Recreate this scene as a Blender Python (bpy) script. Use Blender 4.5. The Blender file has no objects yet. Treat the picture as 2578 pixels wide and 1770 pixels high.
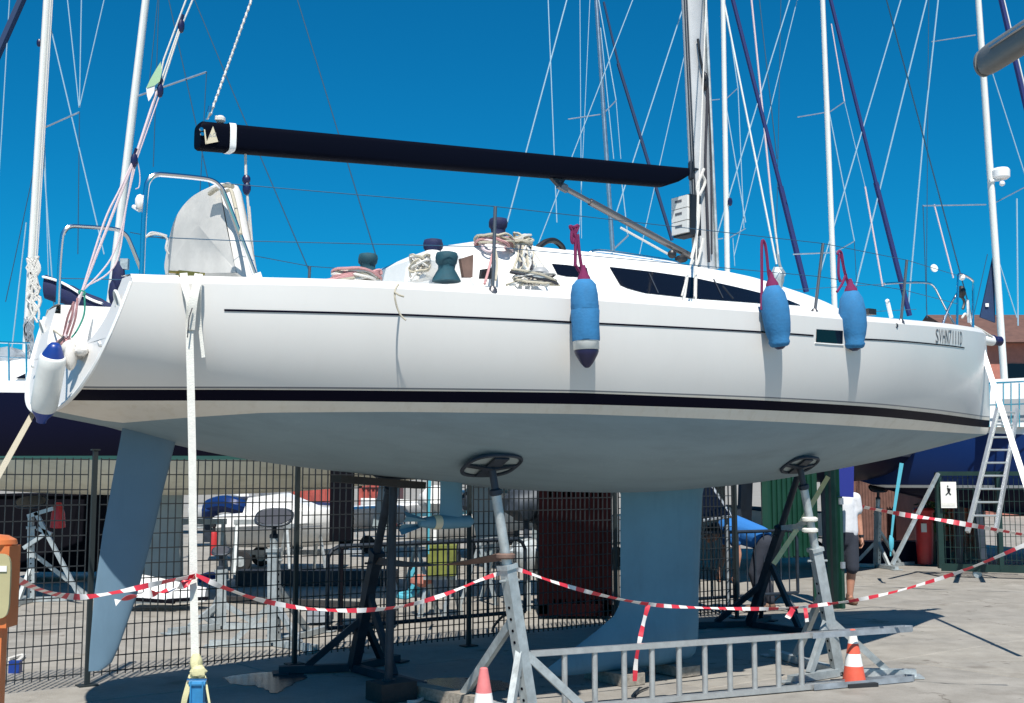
import bpy, math, random
import numpy as np
random.seed(7); rng = np.random.default_rng(7)
R = math.radians
SC = bpy.context.scene
COL = SC.collection

# ---------------------------------------------------------------- camera
F, CX, CY, H = 3000.0, 1289.0, 885.0, 1.65
TH = math.atan(315 / F)
cam = bpy.data.cameras.new('camera'); camo = bpy.data.objects.new('camera', cam); COL.objects.link(camo)
camo.location = (0, 0, H); camo.rotation_euler = (math.pi / 2 + TH, 0, 0)
cam.sensor_width = 36.0; cam.lens = F / 2578 * 36.0
cam.clip_start = 0.05; cam.clip_end = 2000
SC.camera = camo
# ---------------------------------------------------------------- sky and sun
SUN_EL, SUN_AZ = R(56.5), R(178.5)          # azimuth clockwise from +Y
w = bpy.data.worlds.new('World'); SC.world = w; w.use_nodes = True
wn = w.node_tree.nodes; wl = w.node_tree.links; wn.clear()
sky = wn.new('ShaderNodeTexSky'); sky.sky_type = 'NISHITA'; sky.sun_disc = False
sky.sun_elevation = SUN_EL; sky.sun_rotation = SUN_AZ
sky.altitude = 0; sky.air_density = 1.0; sky.dust_density = 0.1; sky.ozone_density = 3.0
tint = wn.new('ShaderNodeMix'); tint.data_type = 'RGBA'; tint.blend_type = 'MULTIPLY'; tint.inputs[0].default_value = 1
tint.inputs[7].default_value = (0.03, 0.84, 1.22, 1)
bg = wn.new('ShaderNodeBackground'); bg.inputs[1].default_value = 0.061
wo = wn.new('ShaderNodeOutputWorld')
wl.new(sky.outputs[0], tint.inputs[6]); wl.new(tint.outputs[2], bg.inputs[0]); wl.new(bg.outputs[0], wo.inputs[0])
sl = bpy.data.lights.new('sun', 'SUN'); sl.energy = 5.0; sl.angle = R(0.53); sl.color = (1.0, 0.955, 0.88)
so = bpy.data.objects.new('sun', sl); COL.objects.link(so); so.location = (-3, -20, 30)
so.rotation_euler = (math.pi / 2 - SUN_EL, 0, math.pi - SUN_AZ)
SC.view_settings.view_transform = 'Standard'; SC.view_settings.look = 'None'
SC.view_settings.exposure = 0.44; SC.view_settings.gamma = 1.0; SC.view_settings.use_curve_mapping = False

# ---------------------------------------------------------------- measuring helpers
CAM = np.array([0, 0, H])
FW = np.array([0, math.cos(TH), math.sin(TH)]); UP = np.array([0, -math.sin(TH), math.cos(TH)]); RT = np.array([1.0, 0, 0])
def ray(x, y): return FW + RT * (x - CX) / F - UP * (y - CY) / F
def G(x, y, z=0.0):                      # survey point on a level plane
    d = ray(x, y); return CAM + d * (z - H) / d[2]
def W(x, y, Y):                          # survey point at distance Y
    d = ray(x, y); return CAM + d * Y / d[1]
PSI = R(35.5)
U = np.array([math.cos(PSI), math.sin(PSI), 0]); S_ = np.array([U[1], -U[0], 0]); K = np.array([0.908, 9.93, 0])
def BL(a, b, z): return K + a * U + b * S_ + np.array([0, 0, z])     # yacht frame: ahead, starboard, up
def BC(x, y, b=0.0):                     # survey point on the yacht's plane b metres to starboard
    d = ray(x, y); p = K + b * S_; return CAM + d * (np.dot(p - CAM, S_) / np.dot(d, S_))
def toB(p):
    r = np.asarray(p) - K; return float(r @ U), float(r @ S_), float(p[2])
def pchip(x, X, Y):
    X = np.array(X, float); Y = np.array(Y, float); x = np.asarray(x, float)
    h = np.diff(X); d = np.diff(Y) / h; m = np.zeros(len(X))
    dd = d[:-1] * d[1:]
    m[1:-1] = np.where(dd > 0, 2 * dd / (d[:-1] + d[1:] + 1e-12), 0); m[0] = d[0]; m[-1] = d[-1]
    i = np.clip(np.searchsorted(X, x) - 1, 0, len(X) - 2); t = (x - X[i]) / h[i]
    return Y[i]*(1+2*t)*(1-t)**2 + h[i]*m[i]*t*(1-t)**2 + Y[i+1]*t*t*(3-2*t) + h[i]*m[i+1]*t*t*(t-1)
def unit(v): v = np.asarray(v, float); return v / (np.linalg.norm(v) + 1e-12)
def frame(d):
    d = unit(d); h = np.array([0, 0, 1.0]) if abs(d[2]) < 0.95 else np.array([1.0, 0, 0])
    x = unit(np.cross(h, d)); y = np.cross(d, x); return x, y, d
def smoothpath(P, n=6):                  # Catmull-Rom through points
    P = [np.asarray(p, float) for p in P]
    if len(P) < 3: return P
    Q = [2*P[0]-P[1]] + P + [2*P[-1]-P[-2]]; out = []
    for i in range(1, len(Q)-2):
        for k in range(n):
            t = k/n; a, b, c, d = Q[i-1:i+3]
            out.append(0.5*((2*b)+(c-a)*t+(2*a-5*b+4*c-d)*t*t+(3*b-a-3*c+d)*t**3))
    return out + [P[-1]]

# ---------------------------------------------------------------- mesh builder
class MB:
    def __init__(s): s.v = []; s.f = []; s.m = []
    def add(s, V, Fc, m=0):
        o = len(s.v); s.v += [tuple(map(float, p)) for p in V]
        s.f += [tuple(i + o for i in f) for f in Fc]; s.m += [m] * len(Fc); return s
    def box(s, c, size, m=0, X=(1,0,0), Y=(0,1,0), Z=(0,0,1), bev=0.0):
        c = np.asarray(c, float); X, Y, Z = [np.asarray(q, float) for q in (X, Y, Z)]
        hx, hy, hz = [q / 2 for q in size]
        V = [c + X*hx*i + Y*hy*j + Z*hz*k for k in (-1, 1) for j in (-1, 1) for i in (-1, 1)]
        return s.add(V, [(0,2,3,1),(4,5,7,6),(0,1,5,4),(2,6,7,3),(0,4,6,2),(1,3,7,5)], m)
    def beam(s, p, q, wd, ht, up=(0,0,1), m=0):
        p = np.asarray(p, float); q = np.asarray(q, float); d = unit(q - p); up = np.asarray(up, float)
        x = np.cross(d, up); x = unit(x) if np.linalg.norm(x) > 1e-6 else frame(d)[0]; y = np.cross(x, d)
        return s.box((p+q)/2, (wd, np.linalg.norm(q-p), ht), m, x, d, y)
    def tube(s, P, r, n=8, m=0, closed=False, cap=True, sq=None):
        P = [np.asarray(p, float) for p in P]; L = len(P)
        rr = [r]*L if np.isscalar(r) else list(r); V = []; x0 = None
        for i in range(L):
            a = P[i-1] if (i > 0 or closed) else P[i]; b = P[(i+1) % L] if (i < L-1 or closed) else P[i]
            d = unit(b - a)
            if x0 is None: x, y, _ = frame(d)
            else:
                x = x0 - d*np.dot(x0, d); x = unit(x) if np.linalg.norm(x) > 1e-6 else frame(d)[0]; y = np.cross(d, x)
            x0 = x
            for k in range(n):
                t = 2*math.pi*(k+.5)/n; V.append(P[i] + (x*math.cos(t) + y*math.sin(t)*(sq or 1))*rr[i])
        Fc = []
        for i in range(L if closed else L-1):
            j = (i+1) % L
            for k in range(n): Fc.append((i*n+k, i*n+(k+1) % n, j*n+(k+1) % n, j*n+k))
        if cap and not closed: Fc += [tuple(range(n-1, -1, -1)), tuple(range((L-1)*n, L*n))]
        return s.add(V, Fc, m)
    def lathe(s, prof, o=(0,0,0), ax=(0,0,1), n=20, m=0, sx=1, sy=1, X=None):
        o = np.asarray(o, float); x, y, d = frame(ax)
        if X is not None: x = unit(X); y = np.cross(unit(ax), x)
        V = []; Fc = []
        for r, z in prof:
            for k in range(n):
                t = 2*math.pi*k/n; V.append(o + d*z + x*math.cos(t)*r*sx + y*math.sin(t)*r*sy)
        L = len(prof)
        for i in range(L-1):
            for k in range(n): Fc.append((i*n+k, i*n+(k+1) % n, (i+1)*n+(k+1) % n, (i+1)*n+k))
        Fc += [tuple(range(n-1, -1, -1)), tuple(range((L-1)*n, L*n))]
        return s.add(V, Fc, m)
    def prism(s, P, e, m=0):             # polygon (3D points) extruded by vector e
        P = [np.asarray(p, float) for p in P]; e = np.asarray(e, float); n = len(P)
        Fc = [tuple(range(n-1, -1, -1)), tuple(range(n, 2*n))] + [(i, (i+1) % n, n+(i+1) % n, n+i) for i in range(n)]
        return s.add(P + [p + e for p in P], Fc, m)
    def grid(s, A, m=0, cu=False, cv=False, mf=None):
        A = np.asarray(A, float); nu, nv = A.shape[:2]; Fc = []; ms = []
        for i in range(nu if cu else nu-1):
            for j in range(nv if cv else nv-1):
                i2, j2 = (i+1) % nu, (j+1) % nv
                Fc.append((i*nv+j, i*nv+j2, i2*nv+j2, i2*nv+j)); ms.append(mf(i, j) if mf else m)
        o = len(s.f); s.add(A.reshape(-1, 3), Fc, m); s.m[o:] = ms; return s
    def blob(s, c, rx, ry=None, rz=None, n=10, m=0, jit=0, X=None, Y=None):
        ry = rx if ry is None else ry; rz = rx if rz is None else rz
        c = np.asarray(c, float); X = np.array([1.,0,0]) if X is None else unit(X); Y = np.array([0,1.,0]) if Y is None else unit(Y); Z = np.cross(X, Y)
        A = np.zeros((n//2+1, n, 3))
        for i in range(n//2+1):
            for j in range(n):
                ph = math.pi*i/(n//2); t = 2*math.pi*j/n; q = 1 + (random.uniform(-jit, jit) if jit and 0 < i < n//2 else 0)
                A[i, j] = c + q*(X*rx*math.sin(ph)*math.cos(t) + Y*ry*math.sin(ph)*math.sin(t) + Z*rz*math.cos(ph))
        return s.grid(A, m, cv=True)
    def build(s, name, mats, parent=None, smooth=True, ang=32, label=None, kind=None, weld=False):
        me = bpy.data.meshes.new(name); V = np.array(s.v, float)
        if parent is None:
            lo, hi = V.min(0), V.max(0); org = np.array([(lo[0]+hi[0])/2, (lo[1]+hi[1])/2, lo[2]]); V = V - org
        else:
            M = np.array(ROOTM[parent.name]); V = (np.c_[V, np.ones(len(V))] @ np.linalg.inv(M).T)[:, :3]
        me.from_pydata([tuple(p) for p in V], [], s.f); 
        for mt in (mats if isinstance(mats, (list, tuple)) else [mats]): me.materials.append(MT[mt] if isinstance(mt, str) else mt)
        if len(me.materials) > 1: me.polygons.foreach_set('material_index', s.m)
        import bmesh
        bm = bmesh.new(); bm.from_mesh(me)
        if weld: bmesh.ops.remove_doubles(bm, verts=bm.verts, dist=1e-4)
        bmesh.ops.recalc_face_normals(bm, faces=bm.faces); bm.to_mesh(me); bm.free()
        if smooth:
            me.shade_smooth(); me.set_sharp_from_angle(angle=R(ang))
        o = bpy.data.objects.new(name, me); COL.objects.link(o)
        if parent is None: o.location = org
        else: o.parent = parent; ROOTM[o.name] = ROOTM[parent.name]
        if label: o['label'] = label
        if kind: o['kind'] = kind
        return o
ROOTM = {}
def thing(name, label, cat, base=(0,0,0), rz=0.0, group=None):
    e = bpy.data.objects.new(name, None); COL.objects.link(e); e.empty_display_size = 0.2
    e.location = base; e.rotation_euler = (0, 0, rz)
    c, s = math.cos(rz), math.sin(rz)
    ROOTM[e.name] = [[c,-s,0,base[0]],[s,c,0,base[1]],[0,0,1,base[2]],[0,0,0,1]]
    e['label'] = label; e['category'] = cat
    if group: e['group'] = group
    return e
def tag(o, label, cat, group=None, kind=None):
    o['label'] = label; o['category'] = cat
    if group: o['group'] = group
    if kind: o['kind'] = kind
    return o
def dup(root, loc, rz, label, group=None):
    r = root.copy(); COL.objects.link(r); r.location = loc; r.rotation_euler = (0, 0, rz); r['label'] = label
    if group: r['group'] = group
    for ch in root.children:
        c = ch.copy(); COL.objects.link(c); c.parent = r
        for g in ch.children:
            d = g.copy(); COL.objects.link(d); d.parent = c
    return r

# ---------------------------------------------------------------- materials
MT = {}
def streaks(m, amt, scale, stretch, lo=.45, hi=.75, tintc=(.8,.74,.66)):
    N = m.node_tree.nodes; L = m.node_tree.links; p = N['Principled BSDF']; src = p.inputs['Base Color'].links[0].from_socket
    tc = N.new('ShaderNodeTexCoord'); mp = N.new('ShaderNodeMapping'); mp.inputs['Scale'].default_value = stretch; L.new(tc.outputs['Object'], mp.inputs[0])
    nz = N.new('ShaderNodeTexNoise'); nz.inputs['Scale'].default_value = scale; nz.inputs['Detail'].default_value = 7; nz.inputs['Roughness'].default_value = .7; L.new(mp.outputs[0], nz.inputs['Vector'])
    rp = N.new('ShaderNodeValToRGB'); rp.color_ramp.elements[0].position = lo; rp.color_ramp.elements[1].position = hi; rp.color_ramp.elements[0].color = (1,1,1,1); rp.color_ramp.elements[1].color = (*tintc, 1); L.new(nz.outputs['Fac'], rp.inputs[0])
    mx = N.new('ShaderNodeMix'); mx.data_type = 'RGBA'; mx.blend_type = 'MULTIPLY'; mx.inputs[0].default_value = amt; L.new(src, mx.inputs[6]); L.new(rp.outputs[0], mx.inputs[7]); L.new(mx.outputs[2], p.inputs['Base Color'])
def mat(name, col, rough=0.5, metal=0.0, var=0.0, vscale=3.0, bump=0.0, bscale=40.0, coat=0.0, col2=None, dirt=0.0, spec=0.5, stretch=(1,1,1)):
    m = bpy.data.materials.new(name); m.use_nodes = True; N = m.node_tree.nodes; L = m.node_tree.links
    p = N['Principled BSDF']; p.inputs['Base Color'].default_value = (*col, 1); p.inputs['Roughness'].default_value = rough
    p.inputs['Metallic'].default_value = metal; p.inputs['Coat Weight'].default_value = coat; p.inputs['Specular IOR Level'].default_value = spec
    p.inputs['Coat Roughness'].default_value = 0.08
    tc = N.new('ShaderNodeTexCoord'); mp = N.new('ShaderNodeMapping'); mp.inputs['Scale'].default_value = stretch
    L.new(tc.outputs['Object'], mp.inputs[0])
    if var > 0 or col2:
        nz = N.new('ShaderNodeTexNoise'); nz.inputs['Scale'].default_value = vscale; nz.inputs['Detail'].default_value = 6; nz.inputs['Roughness'].default_value = 0.62
        L.new(mp.outputs[0], nz.inputs['Vector'])
        rp = N.new('ShaderNodeValToRGB'); rp.color_ramp.elements[0].position = 0.36; rp.color_ramp.elements[1].position = 0.66
        a = tuple(c*(1-var) for c in col); b = col2 or tuple(min(1, c*(1+var)) for c in col)
        rp.color_ramp.elements[0].color = (*a, 1); rp.color_ramp.elements[1].color = (*b, 1)
        L.new(nz.outputs['Fac'], rp.inputs[0]); L.new(rp.outputs[0], p.inputs['Base Color'])
        mr = N.new('ShaderNodeMapRange'); mr.inputs[3].default_value = max(0.02, rough*0.8); mr.inputs[4].default_value = min(1, rough*1.2)
        L.new(nz.outputs['Fac'], mr.inputs[0]); L.new(mr.outputs[0], p.inputs['Roughness'])
    if bump > 0:
        n2 = N.new('ShaderNodeTexNoise'); n2.inputs['Scale'].default_value = bscale; n2.inputs['Detail'].default_value = 4
        L.new(mp.outputs[0], n2.inputs['Vector'])
        bp = N.new('ShaderNodeBump'); bp.inputs['Strength'].default_value = bump; bp.inputs['Distance'].default_value = 0.02
        L.new(n2.outputs['Fac'], bp.inputs['Height']); L.new(bp.outputs[0], p.inputs['Normal'])
    MT[name] = m; return m
gel = mat('gelcoat', (.665,.65,.625), .40, coat=.06, var=.02, vscale=1.2)
mat('deck_white', (.82,.82,.80), .35, var=.03, vscale=4)
mat('boot_white', (.64,.60,.53), .35, var=.05, vscale=2)
mat('stripe_black', (.004,.004,.012), .45, spec=.03)
mat('line_grey', (.16,.17,.19), .35)
mat('antifoul', (.185,.255,.29), .6, var=.05, vscale=.9, bump=.06, bscale=60)
mat('antifoul_keel', (.098,.225,.31), .6, var=.10, vscale=2, bump=.05, bscale=50)
mat('antifoul_rudder', (.110,.185,.25), .55, var=.06, vscale=2)
mat('black_paint', (.0018,.0028,.008), .6, spec=.04)
mat('black_plastic', (.012,.012,.014), .4)
mat('glass_dark', (.004,.005,.010), .08, spec=.28)
mat('alu', (.55,.56,.58), .32, .9, var=.1, vscale=8)
mat('alu_bright', (.46,.47,.47), .34, .55, var=.1, vscale=14)
mat('mast_grey', (.50,.50,.50), .4, .15, var=.06, vscale=5)
mat('mast_white', (.78,.77,.72), .35, .1, var=.03, vscale=4)
mat('stainless', (.70,.70,.72), .14, 1.0)
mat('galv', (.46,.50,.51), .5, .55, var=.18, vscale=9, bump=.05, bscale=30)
mat('galv_old', (.30,.33,.36), .6, .4, var=.25, vscale=7, bump=.08, bscale=30)
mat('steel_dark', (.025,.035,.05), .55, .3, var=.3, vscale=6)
mat('rubber', (.015,.017,.02), .8, var=.2)
mat('canvas_grey', (.62,.60,.565), .95, var=.06, vscale=6, bump=.3, bscale=5, spec=.1)
mat('canvas_navy', (.006,.012,.06), .8, var=.2, vscale=9, bump=.15, bscale=20)
mat('canvas_teal', (.008,.06,.085), .8, var=.2, vscale=9, bump=.2, bscale=20)
mat('fender_blue', (.024,.16,.35), .92, var=.10, vscale=14, bump=.18, bscale=55)
mat('fender_navy', (.008,.010,.055), .35, var=.1)
mat('fender_royal', (.010,.04,.23), .35, var=.1)
mat('fender_white', (.70,.71,.68), .42, var=.06, vscale=9)
mat('rope_purple', (.16,.008,.07), .85, bump=.3, bscale=200)
mat('rope_white', (.62,.60,.56), .85, bump=.4, bscale=220)
mat('rope_beige', (.46,.42,.33), .88, bump=.4, bscale=220)
mat('rope_pink', (.52,.27,.27), .88, bump=.4, bscale=220)
mat('rope_lilac', (.62,.50,.52), .85, bump=.3, bscale=220)
mat('rope_dark', (.03,.03,.04), .85)
mat('rope_green', (.02,.22,.16), .85)
mat('webbing', (.66,.65,.60), .85, var=.06, vscale=20, bump=.25, bscale=150)
mat('webbing_yellow', (.62,.58,.33), .85, var=.08, vscale=20, bump=.2, bscale=150)
mat('webbing_white', (.80,.80,.79), .8, var=.04, vscale=20)
mat('webbing_brown', (.16,.10,.08), .85, var=.2, vscale=10)
mat('webbing_cyan', (.07,.36,.46), .8, var=.1)
mat('ratchet_blue', (.03,.20,.42), .4, .2, var=.15, vscale=12)
mat('brass', (.38,.28,.08), .35, .8)
mat('wire', (.34,.50,.60), .4, .3)
mat('wire_dark', (.025,.09,.16), .5, .3)
mat('sail_blue', (.004,.016,.11), .8, var=.15, vscale=10)
mat('sail_darkblue', (.008,.03,.09), .8, var=.1)
mat('red', (.50,.03,.03), .45, var=.12, vscale=6)
mat('pink', (.75,.16,.24), .6)
mat('orange', (.58,.16,.045), .4, var=.1, vscale=5)
mat('cone_orange', (.70,.11,.06), .5, var=.12, vscale=9)
mat('cone_white', (.78,.77,.74), .5, var=.05, vscale=9)
mat('lens_beige', (.40,.36,.20), .3, var=.08, vscale=5)
mat('paper', (.72,.72,.68), .7)
mat('green_paint', (.005,.040,.024), .4, var=.15, vscale=4)
mat('green_dark', (.006,.026,.022), .45, var=.15, vscale=5)
mat('fence_wire', (.016,.019,.022), .6, .1)
mat('fence_post', (.010,.016,.018), .6)
mat('cone_faded', (.60,.17,.17), .6, var=.12, vscale=9)
mat('dull_steel', (.20,.19,.19), .35, .8)
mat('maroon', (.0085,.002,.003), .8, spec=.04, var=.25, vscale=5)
mat('black_shade', (.006,.006,.009), .9, spec=.03)
mat('terracotta', (.40,.15,.11), .8, var=.12, vscale=4, bump=.1)
mat('brick_brown', (.15,.075,.06), .85, var=.2, vscale=6, bump=.1)
mat('roof_brown', (.12,.06,.045), .85, var=.2, vscale=3)
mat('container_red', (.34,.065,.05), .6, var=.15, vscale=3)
mat('hull_navy', (.003,.004,.02), .4, spec=.12)
mat('hull_blue', (.006,.025,.11), .35, spec=.2)
mat('bottom_beige', (.54,.53,.44), .6, var=.10, vscale=1.2)
mat('teal_stripe', (.04,.22,.19), .4)
mat('keel_grey', (.24,.29,.30), .6, var=.12, vscale=2)
mat('white_paint', (.76,.76,.75), .4, var=.04, vscale=3)
mat('grey_paint', (.32,.33,.34), .5, var=.1, vscale=3)
mat('olive', (.15,.17,.03), .7, var=.2, vscale=8)
mat('wood_grey', (.27,.24,.20), .85, var=.3, vscale=7, stretch=(1,6,6), bump=.2, bscale=40)
mat('wood_dark', (.028,.026,.026), .8, var=.3, vscale=7, bump=.2)
mat('skin', (.42,.20,.13), .55, var=.06, vscale=20)
mat('hair', (.02,.014,.01), .7)
mat('shirt_white', (.62,.63,.66), .9, bump=.3, bscale=14)
mat('shirt_blue', (.02,.15,.44), .9, bump=.3, bscale=14)
mat('shorts', (.025,.03,.045), .9, bump=.3, bscale=14)
mat('shoe', (.16,.09,.06), .8, var=.2)
mat('leaf', (.05,.11,.03), .7, var=.4, vscale=8)
mat('bark', (.12,.09,.06), .9, var=.2)
mat('blue_sheet', (.008,.018,.20), .55)
mat('flag_green', (.36,.55,.34), .8)
mat('tyre', (.014,.014,.015), .85)
mat('boom_grey', (.16,.165,.165), .5, .1, var=.1, vscale=4)
mat('ink', (.10,.10,.11), .5)
mat('instrument', (.66,.65,.62), .4)
mat('cream', (.62,.55,.40), .7, var=.06)

streaks(MT['gelcoat'], .10, 5, (2.2,2.2,.16), .52, .78, (.80,.77,.72))
streaks(MT['antifoul'], .6, 3, (.25,1.6,1.6), .48, .72, (.72,.72,.72)); streaks(MT['antifoul'], .5, 11, (1,1,.35), .60, .72, (1.28,1.25,1.2))
streaks(MT['antifoul_keel'], .6, 4, (1.4,1.4,.3), .5, .74, (.70,.72,.74)); streaks(MT['antifoul_rudder'], .5, 5, (1.4,1.4,.3), .5, .74, (.74,.76,.78))
streaks(MT['boot_white'], .5, 6, (2,2,.4), .5, .75, (.78,.72,.62)); streaks(MT['bottom_beige'], .7, 4, (.6,1,1.4), .5, .7, (.68,.66,.6))
streaks(MT['galv'], .6, 18, (1,1,.5), .5, .7, (.7,.68,.66))
def striped(name, ca, cb, scale):        # barrier tape: alternating blocks along the tape's own length (UV)
    m = bpy.data.materials.new(name); m.use_nodes = True; N = m.node_tree.nodes; L = m.node_tree.links; p = N['Principled BSDF']
    uv = N.new('ShaderNodeUVMap'); sep = N.new('ShaderNodeSeparateXYZ'); L.new(uv.outputs[0], sep.inputs[0])
    mu = N.new('ShaderNodeMath'); mu.operation = 'MULTIPLY'; mu.inputs[1].default_value = scale; L.new(sep.outputs[0], mu.inputs[0])
    fr = N.new('ShaderNodeMath'); fr.operation = 'FRACT'; L.new(mu.outputs[0], fr.inputs[0])
    gt = N.new('ShaderNodeMath'); gt.operation = 'GREATER_THAN'; gt.inputs[1].default_value = .5; L.new(fr.outputs[0], gt.inputs[0])
    mx = N.new('ShaderNodeMix'); mx.data_type = 'RGBA'; mx.inputs[6].default_value = (*ca, 1); mx.inputs[7].default_value = (*cb, 1)
    L.new(gt.outputs[0], mx.inputs[0]); L.new(mx.outputs[2], p.inputs['Base Color']); p.inputs['Roughness'].default_value = .45
    MT[name] = m
striped('tape', (.52,.03,.05), (.66,.64,.63), 6.0)

def concrete():
    m = bpy.data.materials.new('concrete'); m.use_nodes = True; N = m.node_tree.nodes; L = m.node_tree.links; p = N['Principled BSDF']
    geo = N.new('ShaderNodeNewGeometry')
    def noise(sc, det=6, ro=.6):
        n = N.new('ShaderNodeTexNoise'); n.inputs['Scale'].default_value = sc; n.inputs['Detail'].default_value = det; n.inputs['Roughness'].default_value = ro
        L.new(geo.outputs['Position'], n.inputs['Vector']); return n
    def ramp(src, a, b, c0, c1):
        r = N.new('ShaderNodeValToRGB'); r.color_ramp.elements[0].position = a; r.color_ramp.elements[1].position = b
        r.color_ramp.elements[0].color = (*c0, 1); r.color_ramp.elements[1].color = (*c1, 1); L.new(src, r.inputs[0]); return r
    def mul(a, b, f=1.0):
        x = N.new('ShaderNodeMix'); x.data_type = 'RGBA'; x.blend_type = 'MULTIPLY'; x.inputs[0].default_value = f
        L.new(a, x.inputs[6]); L.new(b, x.inputs[7]); return x.outputs[2]
    big = ramp(noise(.55, 5).outputs['Fac'], .3, .72, (.262,.245,.218), (.338,.318,.284))
    mid = ramp(noise(3.2, 8, .68).outputs['Fac'], .34, .62, (.80,.79,.77), (1.04,1.04,1.04))
    stain = ramp(noise(1.35, 3, .5).outputs['Fac'], .63, .73, (1,1,1), (.66,.63,.60))
    fine = ramp(noise(70, 4, .7).outputs['Fac'], .3, .7, (.87,.87,.87), (1.07,1.07,1.07))
    oi = N.new('ShaderNodeObjectInfo'); slab = ramp(oi.outputs['Random'], 0, 1, (.93,.93,.94), (1.03,1.02,1.0))
    vo = N.new('ShaderNodeTexVoronoi'); vo.feature = 'DISTANCE_TO_EDGE'; vo.inputs['Scale'].default_value = .33
    wv = N.new('ShaderNodeVectorMath'); wv.operation = 'ADD'; nn_ = noise(2.2, 5); sc_ = N.new('ShaderNodeVectorMath'); sc_.operation = 'SCALE'; sc_.inputs['Scale'].default_value = .55
    L.new(nn_.outputs['Color'], sc_.inputs[0]); L.new(geo.outputs['Position'], wv.inputs[0]); L.new(sc_.outputs[0], wv.inputs[1]); L.new(wv.outputs[0], vo.inputs['Vector'])
    crack = ramp(vo.outputs['Distance'], .0012, .004, (.50,.47,.44), (1,1,1))
    cm = N.new('ShaderNodeMix'); cm.data_type = 'RGBA'; L.new(ramp(noise(.4, 3).outputs['Fac'], .46, .56, (0,0,0), (1,1,1)).outputs[0], cm.inputs[0]); cm.inputs[6].default_value = (1,1,1,1); L.new(crack.outputs[0], cm.inputs[7])
    spot = ramp(noise(6.5, 2, .4).outputs['Fac'], .70, .76, (1,1,1), (.55,.52,.50))
    big_ = mul(big.outputs[0], cm.outputs[2]); big_ = mul(big_, spot.outputs[0])
    class _o: outputs = [big_]
    big = _o
    c = mul(mul(mul(mul(big.outputs[0], mid.outputs[0]), stain.outputs[0]), fine.outputs[0]), slab.outputs[0])
    L.new(c, p.inputs['Base Color'])
    mr = N.new('ShaderNodeMapRange'); mr.inputs[1].default_value = .35; mr.inputs[2].default_value = .65; mr.inputs[3].default_value = .55; mr.inputs[4].default_value = .92
    L.new(noise(.8, 3).outputs['Fac'], mr.inputs[0]); L.new(mr.outputs[0], p.inputs['Roughness'])
    b = N.new('ShaderNodeBump'); b.inputs['Strength'].default_value = .25; b.inputs['Distance'].default_value = .006
    L.new(noise(45, 6, .7).outputs['Fac'], b.inputs['Height']); L.new(b.outputs[0], p.inputs['Normal'])
    MT['concrete'] = m
concrete()
def water():
    m = mat('puddle_water', (.03,.034,.04), .26, spec=.45, bump=.1, bscale=4)
water()
# ================================================================ ground
g = MB(); g.add([(-400,-120,-.05),(400,-120,-.05),(400,700,-.05),(-400,700,-.05)], [(0,1,2,3)])
ground = g.build('ground', 'concrete', smooth=False); ground['kind'] = 'structure'; ground['label'] = 'pale concrete yard of the boat park'
ROOTM[ground.name] = [[1,0,0,ground.location[0]],[0,1,0,ground.location[1]],[0,0,1,ground.location[2]],[0,0,0,1]]
JA = R(37.5); e1 = np.array([math.cos(JA), math.sin(JA), 0]); e2 = np.array([-e1[1], e1[0], 0])
SLx, SLy = 4.8, 2.4; slab_me = None
for i in range(-14, 18):
    for j in range(-14, 24):
        c = e1*(11.85 + (i+.5)*SLx + (SLx/2 if j % 2 else 0)) + e2*(6.65 + (j+.5)*SLy)
        if not (3.0 < c[1] < 48 and abs(c[0]) < .47*c[1] + 3.5): continue
        if slab_me is None:
            q = MB(); hx, hy = SLx/2-.006, SLy/2-.006; V = []
            for (dx, z) in ((0,-.045), (0,-.010), (.010,0)):
                V += [(-hx+dx,-hy+dx,z),(hx-dx,-hy+dx,z),(hx-dx,hy-dx,z),(-hx+dx,hy-dx,z)]
            Fc = [(r*4+k, r*4+(k+1)%4, (r+1)*4+(k+1)%4, (r+1)*4+k) for r in range(2) for k in range(4)] + [(8,9,10,11)]
            slab_me = bpy.data.meshes.new('slab'); slab_me.from_pydata(V, [], Fc); slab_me.materials.append(MT['concrete'])
        o = bpy.data.objects.new('slab', slab_me); COL.objects.link(o); o.parent = ground
        o.location = np.array([c[0], c[1], random.uniform(-.002, .001)]) - np.array(ground.location); o.rotation_euler = (0, 0, JA)
def puddle(pts, label):
    P = smoothpath([G(*p, .003) for p in pts] + [G(*pts[0], .003)], 8)[:-1]
    P = [p + np.array([random.uniform(-.02,.02), random.uniform(-.02,.02), 0]) for p in P]
    q = MB(); q.add(P, [tuple(range(len(P)))]); o = q.build('puddle', 'puddle_water', smooth=False); o['kind'] = 'structure'; o['label'] = label
puddle([(560,1706),(640,1694),(740,1692),(770,1704),(735,1722),(690,1745),(650,1728),(590,1722)], 'shallow puddle in the hull shadow near the lashing strap')
puddle([(1010,1722),(1120,1706),(1240,1712),(1290,1728),(1230,1742),(1120,1748),(1040,1742)], 'shallow puddle in the hull shadow behind the small cone')

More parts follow.
